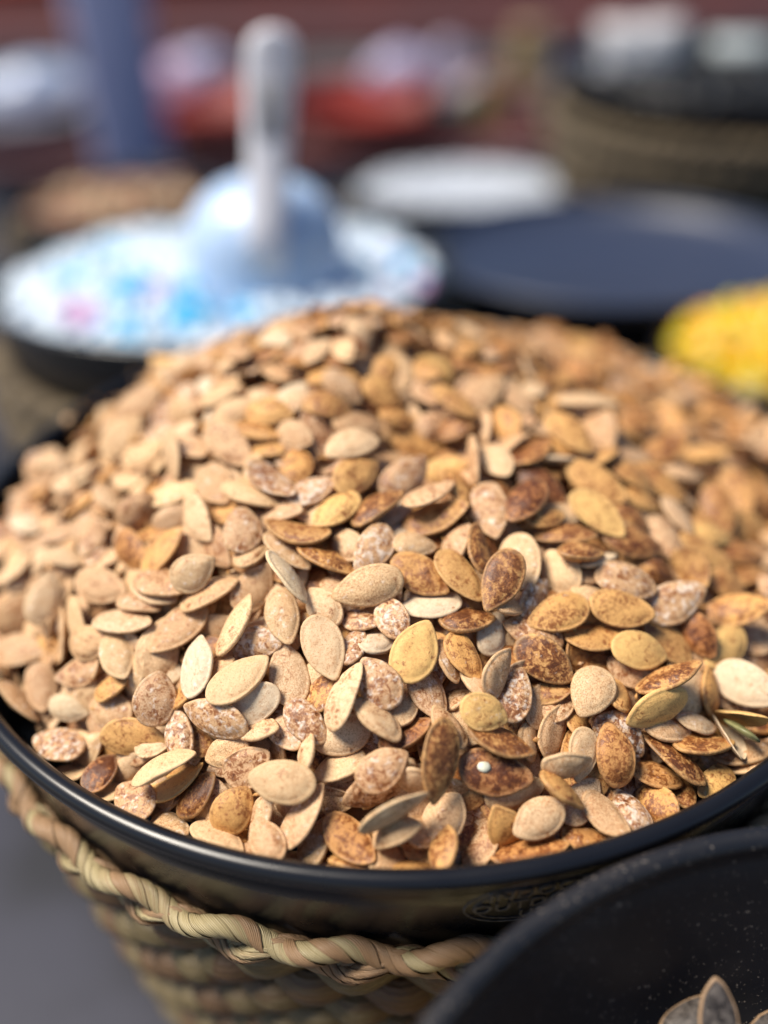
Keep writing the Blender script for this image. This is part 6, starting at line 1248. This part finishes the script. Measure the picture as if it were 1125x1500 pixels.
# cup: upside-down round-topped measure pushed into the sweets, open below
P_ = []
for i in range(13):
    th = PI / 2 * i / 12; P_.append((0.0535 * math.sin(th) ** 0.75, 0.046 - 0.046 * (1 - math.cos(th)) ** 0.9))
P_ += [(0.0545, -0.02), (0.0555, -0.045), (0.0570, -0.047), (0.0565, -0.049), (0.0530, -0.045)]
P_ += [(max(0, r_ - 0.0022), z_ - 0.0022) for r_, z_ in reversed(P_[:13])]
V, F = lathe(P_, 64)
link('cup', mesh('cup', V, F, M_PLASTIC), sc)
V = []; F = []
hp = [(0.004, -0.051, -0.004, 0.0120), (0.005, -0.048, 0.022, 0.0128), (0.0065, -0.040, 0.044, 0.0130), (0.008, -0.034, 0.064, 0.0136), (0.0095, -0.031, 0.084, 0.0146), (0.011, -0.0295, 0.104, 0.0156), (0.012, -0.029, 0.118, 0.0160), (0.0125, -0.029, 0.127, 0.0150), (0.0128, -0.029, 0.133, 0.0118), (0.013, -0.029, 0.1365, 0.0045)]
for x, y, z, w in hp:
    for k in range(16):
        a = 2 * PI * k / 16; c, s = math.cos(a), math.sin(a)
        V.append((x + w * math.copysign(abs(c) ** 0.7, c), y + 0.0042 * math.copysign(abs(s) ** 0.8, s) - 0.0015 * (1 - abs(c)), z))
for i in range(len(hp) - 1):
    for k in range(16):
        F.append((i * 16 + k, i * 16 + (k + 1) % 16, (i + 1) * 16 + (k + 1) % 16, (i + 1) * 16 + k))
F.append(tuple(range(15, -1, -1))); F.append(tuple((len(hp) - 1) * 16 + k for k in range(16)))
M_HANDLE = simple('worn_grey_white_plastic', (0.74, 0.75, 0.80), 0.4, (0.62, 0.63, 0.70), 90)
link('handle', mesh('handle', V, F, M_HANDLE), sc)
V, F = box(0.0102, -0.0365, 0.092, 0.019, 0.0012, 0.032, 0.0005)
M_STICK = simple('scuffed_grey_label', (0.42, 0.42, 0.44), 0.6, (0.30, 0.30, 0.32), 130)
o = link('label_strip', mesh('label_strip', [(x, y - (0.092 - z) * 0.07, z) for x, y, z in V], F, M_STICK), sc)

# ------------------------------------------------------------------ packets in the far bowl
def pouch(name, loc, size, rotz, col, label, cat, tilt=0.0, group=None, rough=0.45):
    sx, sy, sz = size; V = []; F = []; n = 12; rs = random.Random(len(label)); off = Vector((rs.random() * 40, 0, 0))
    for s in (-1, 1):
        for i in range(n + 1):
            for j in range(n + 1):
                u, v = i / n * 2 - 1, j / n * 2 - 1
                pf = max(0, (1 - u ** 4) * (1 - v ** 4)) ** 0.5
                p = Vector((u * sx / 2 * (1 - 0.05 * pf), s * sy / 2 * pf, v * sz / 2))
                p.y += 0.10 * sy * noise.noise(Vector((u * 2.2, v * 2.2, s)) + off)
                V.append(p)
    m = (n + 1) ** 2
    for s in (0, 1):
        for i in range(n):
            for j in range(n):
                a = s * m + i * (n + 1) + j; q = (a, a + n + 1, a + n + 2, a + 1)
                F.append(q if s == 0 else q[::-1])
    # close the edges
    bd = [(i, 0) for i in range(n)] + [(n, j) for j in range(n)] + [(i, n) for i in range(n, 0, -1)] + [(0, j) for j in range(n, 0, -1)]
    ids = [i * (n + 1) + j for i, j in bd]
    for k in range(len(ids)):
        a, b = ids[k], ids[(k + 1) % len(ids)]; F.append((a, b, b + m, a + m))
    mat = simple(name + '_film', col, rough, tuple(c * 0.8 for c in col), 30, 0.4, 0.004)
    o = link(name, mesh(name, V, F, mat)); o.location = loc; o.rotation_euler = (tilt, 0, rotz)
    return tag(o, label, cat, group)
pouch('paper_packet', (0.333, 1.335, -0.022), (0.112, 0.030, 0.094), 0.05, (0.82, 0.80, 0.80), 'square white packet standing in the far bowl on the tall basket', 'packet', -0.12)
pouch('plastic_bag', (0.475, 1.375, -0.036), (0.082, 0.050, 0.066), -0.2, (0.44, 0.50, 0.52), 'crumpled grey-green plastic bag right of the square white packet', 'bag', -0.3)
pouch('plastic_bag', (0.275, 1.43, -0.052), (0.070, 0.040, 0.055), 0.3, (0.10, 0.12, 0.20), 'small dark blue bag behind the square white packet', 'bag', -0.2)

# ------------------------------------------------------------------ display stand behind the table
M_RED = simple('dark_red_painted_wood', (0.25, 0.034, 0.016), 0.6, (0.16, 0.024, 0.013), 8, 0.3, 0.003)
M_MAROON = simple('faded_maroon_cloth', (0.115, 0.036, 0.036), 0.8, (0.075, 0.03, 0.036), 5, 0.3, 0.004)
M_GREYB = simple('grey_brown_board', (0.13, 0.11, 0.115), 0.7, (0.08, 0.07, 0.08), 6, 0.3, 0.003)
st = empty('display_stand', (0, 2.4, -1.05))
tag(st, 'stepped dark red display stand behind the table with basins of bagged goods', 'stand')
steps = [(1.99, 2.40, -0.300), (2.40, 2.62, -0.232), (2.62, 2.95, -0.175), (2.95, 3.30, -0.09)]
for i, (y0, y1, z) in enumerate(steps):
    V, F = box(0, (y0 + y1) / 2 - 2.4, z + 1.05 - 0.0125, 3.6, y1 - y0, 0.025, 0.002)
    link('shelf_board', mesh('shelf_board', V, F, [M_MAROON, M_GREYB, M_MAROON, M_RED][i], False), st)
    zb = -1.05 if i == 0 else steps[i - 1][2]
    hgt = z - 0.025 - zb - 0.002
    for k in range(9):
        V, F = box(-1.6 + k * 0.4, y0 - 2.4 + 0.012, zb + 1.05 + 0.002 + hgt / 2, 0.392, 0.018, hgt, 0.002)
        m_ = (M_GREYB if (k < 3 and i < 3) else [M_MAROON, M_MAROON, M_RED, M_RED][i])
        link('riser_board', mesh('riser_board', V, F, m_, False), st)
bw = empty('board_wall', (0, 3.32, -1.05)); tag(bw, 'dark red board wall closing the back of the stall', 'wall')
for k in range(10):
    V, F = box(0, 0, 0.06 + k * 0.125, 3.6, 0.02, 0.118, 0.003)
    link('wall_board', mesh('wall_board', V, F, M_RED if k != 7 else M_GREYB, False), bw)

def basin(loc, R, col, label, group=None):
    P = [(0, -0.055), (R * 0.80, -0.055), (R * 0.86, -0.045), (R * 0.97, -0.003), (R, 0.0), (R * 0.985, 0.004), (R * 0.95, -0.001), (R * 0.84, -0.045), (R * 0.78, -0.050), (0, -0.050)]
    V, F = lathe(P, 64); mat = simple('basin_enamel', col, 0.6, tuple(c * 0.85 for c in col), 10)
    o = link('basin', mesh('basin', V, F, mat)); o.location = loc
    return tag(o, label, 'basin', group)
basin((-0.355, 2.20, -0.244), 0.185, (0.24, 0.028, 0.022), 'red basin with a pinkish white bag, just right of the blue post')
basin((0.015, 2.19, -0.244), 0.180, (0.26, 0.026, 0.018), 'red basin with a white bag, behind the scoop handle')
basin((-0.740, 2.20, -0.244), 0.165, (0.20, 0.19, 0.23), 'grey basin with a pale blue bag, left of the blue post')
def lump_bag(loc, size, col, label, seed=1):
    rs = random.Random(seed); V, F = blob(1.0, rs, 24, 14)
    off = Vector((rs.random() * 30, rs.random() * 30, 0)); W = []
    for v in V:
        d = Vector(v); q = 1 + 0.16 * noise.noise(d * 2.1 + off) + 0.06 * noise.noise(d * 6 + off)
        W.append((d.x * q * size[0] / 2, d.y * q * size[1] / 2, d.z * q * size[2] / 2))
    mat = simple('bag_film', col, 0.3, tuple(c * 0.75 for c in col), 25, 0.6, 0.006)
    o = link('plastic_bag', mesh('plastic_bag', W, F, mat)); o.location = loc
    return tag(o, label, 'bag')
lump_bag((-0.410, 2.24, -0.212), (0.17, 0.13, 0.080), (0.58, 0.38, 0.52), 'pinkish white bag in the red basin beside the blue post', 3)
lump_bag((-0.345, 2.25, -0.192), (0.12, 0.12, 0.085), (0.48, 0.48, 0.68), 'lilac white bag on the right side of the red basin beside the blue post', 4)
lump_bag((0.060, 2.24, -0.200), (0.14, 0.12, 0.085), (0.50, 0.46, 0.66), 'lilac white bag in the red basin behind the scoop handle', 5)
lump_bag((-0.700, 2.20, -0.208), (0.23, 0.16, 0.10), (0.44, 0.52, 0.70), 'pale blue bag filling the grey basin at the far left', 6)
# jumble of small goods right of the second basin
def jar(loc, r, h, col, lidcol, label):
    j = empty('spice_jar', loc); tag(j, label, 'jar')
    V, F = lathe([(0, 0), (r * 0.92, 0), (r, h * 0.06), (r, h * 0.72), (r * 0.8, h * 0.82), (r * 0.78, h * 0.85), (0, h * 0.85)], 32)
    link('jar_body', mesh('jar_body', V, F, simple('jar_content', col, 0.25, tuple(c * 0.6 for c in col), 40)), j)
    V, F = lathe([(0, h * 0.853), (r * 0.86, h * 0.853), (r * 0.86, h * 0.99), (r * 0.8, h), (0, h)], 32)
    link('lid', mesh('lid', V, F, simple('jar_lid', lidcol, 0.4)), j)
jar((0.335, 2.27, -0.300), 0.040, 0.17, (0.30, 0.22, 0.09), (0.36, 0.28, 0.14), 'tall olive brown jar at the right end of the cluttered step')
jar((0.240, 2.17, -0.300), 0.028, 0.10, (0.24, 0.22, 0.05), (0.30, 0.10, 0.06), 'short olive green jar in front of the grey bags')
jar((0.300, 2.13, -0.300), 0.030, 0.085, (0.30, 0.14, 0.12), (0.25, 0.15, 0.14), 'short dull pink jar in front of the tall olive brown one')
jar((0.160, 2.12, -0.300), 0.030, 0.06, (0.03, 0.09, 0.08), (0.04, 0.12, 0.11), 'small dark green jar at the front of the cluttered step')
lump_bag((0.170, 2.27, -0.225), (0.12, 0.10, 0.15), (0.34, 0.30, 0.40), 'greyish lilac bag between the red basin and the jars', 8)
lump_bag((0.205, 2.21, -0.255), (0.11, 0.09, 0.08), (0.40, 0.33, 0.36), 'dusty pink bag leaning on the jars at the cluttered step', 9)
lump_bag((0.385, 2.16, -0.262), (0.10, 0.09, 0.075), (0.26, 0.18, 0.19), 'dull mauve bag right of the short pink jar', 10)

# ------------------------------------------------------------------ blue painted post
pr_ = NT('blue_painted_post'); nn = pr_.noise(pr_.obj(), 12, 4)
M_POST = pr_.done(pr_.mix(nn, (0.38, 0.40, 0.62), (0.44, 0.46, 0.68)), 0.5)
po = empty('blue_post', (-0.425, 1.90, -1.05)); po.rotation_euler = (0, math.radians(-1.0), 0)
tag(po, 'lavender blue painted post rising behind the bowl of chips', 'post')
V, F = box(0, 0, 1.05, 0.125, 0.09, 2.1, 0.012)
link('post_shaft', mesh('post_shaft', V, F, M_POST), po)
V, F = box(0, 0, 0.008, 0.20, 0.16, 0.014, 0.002)
link('foot_plate', mesh('foot_plate', V, F, M_POST, False), po)

# the far bowls lean a little towards the seller, with their baskets and contents
for o in list(scene.objects):
    if o.parent is None:
        y, x = o.location.y, o.location.x
        if o.name.split('.')[0] in ('sweet_bowl', 'mixed_sweets', 'dark_tray', 'corn_bowl', 'corn_kernels'): o.rotation_euler.x = math.radians(-4.5)
        if o.name.split('.')[0] in ('white_crystal_bowl', 'white_crystals', 'chip_bowl', 'mixed_chips'): o.rotation_euler.x = math.radians(-4)
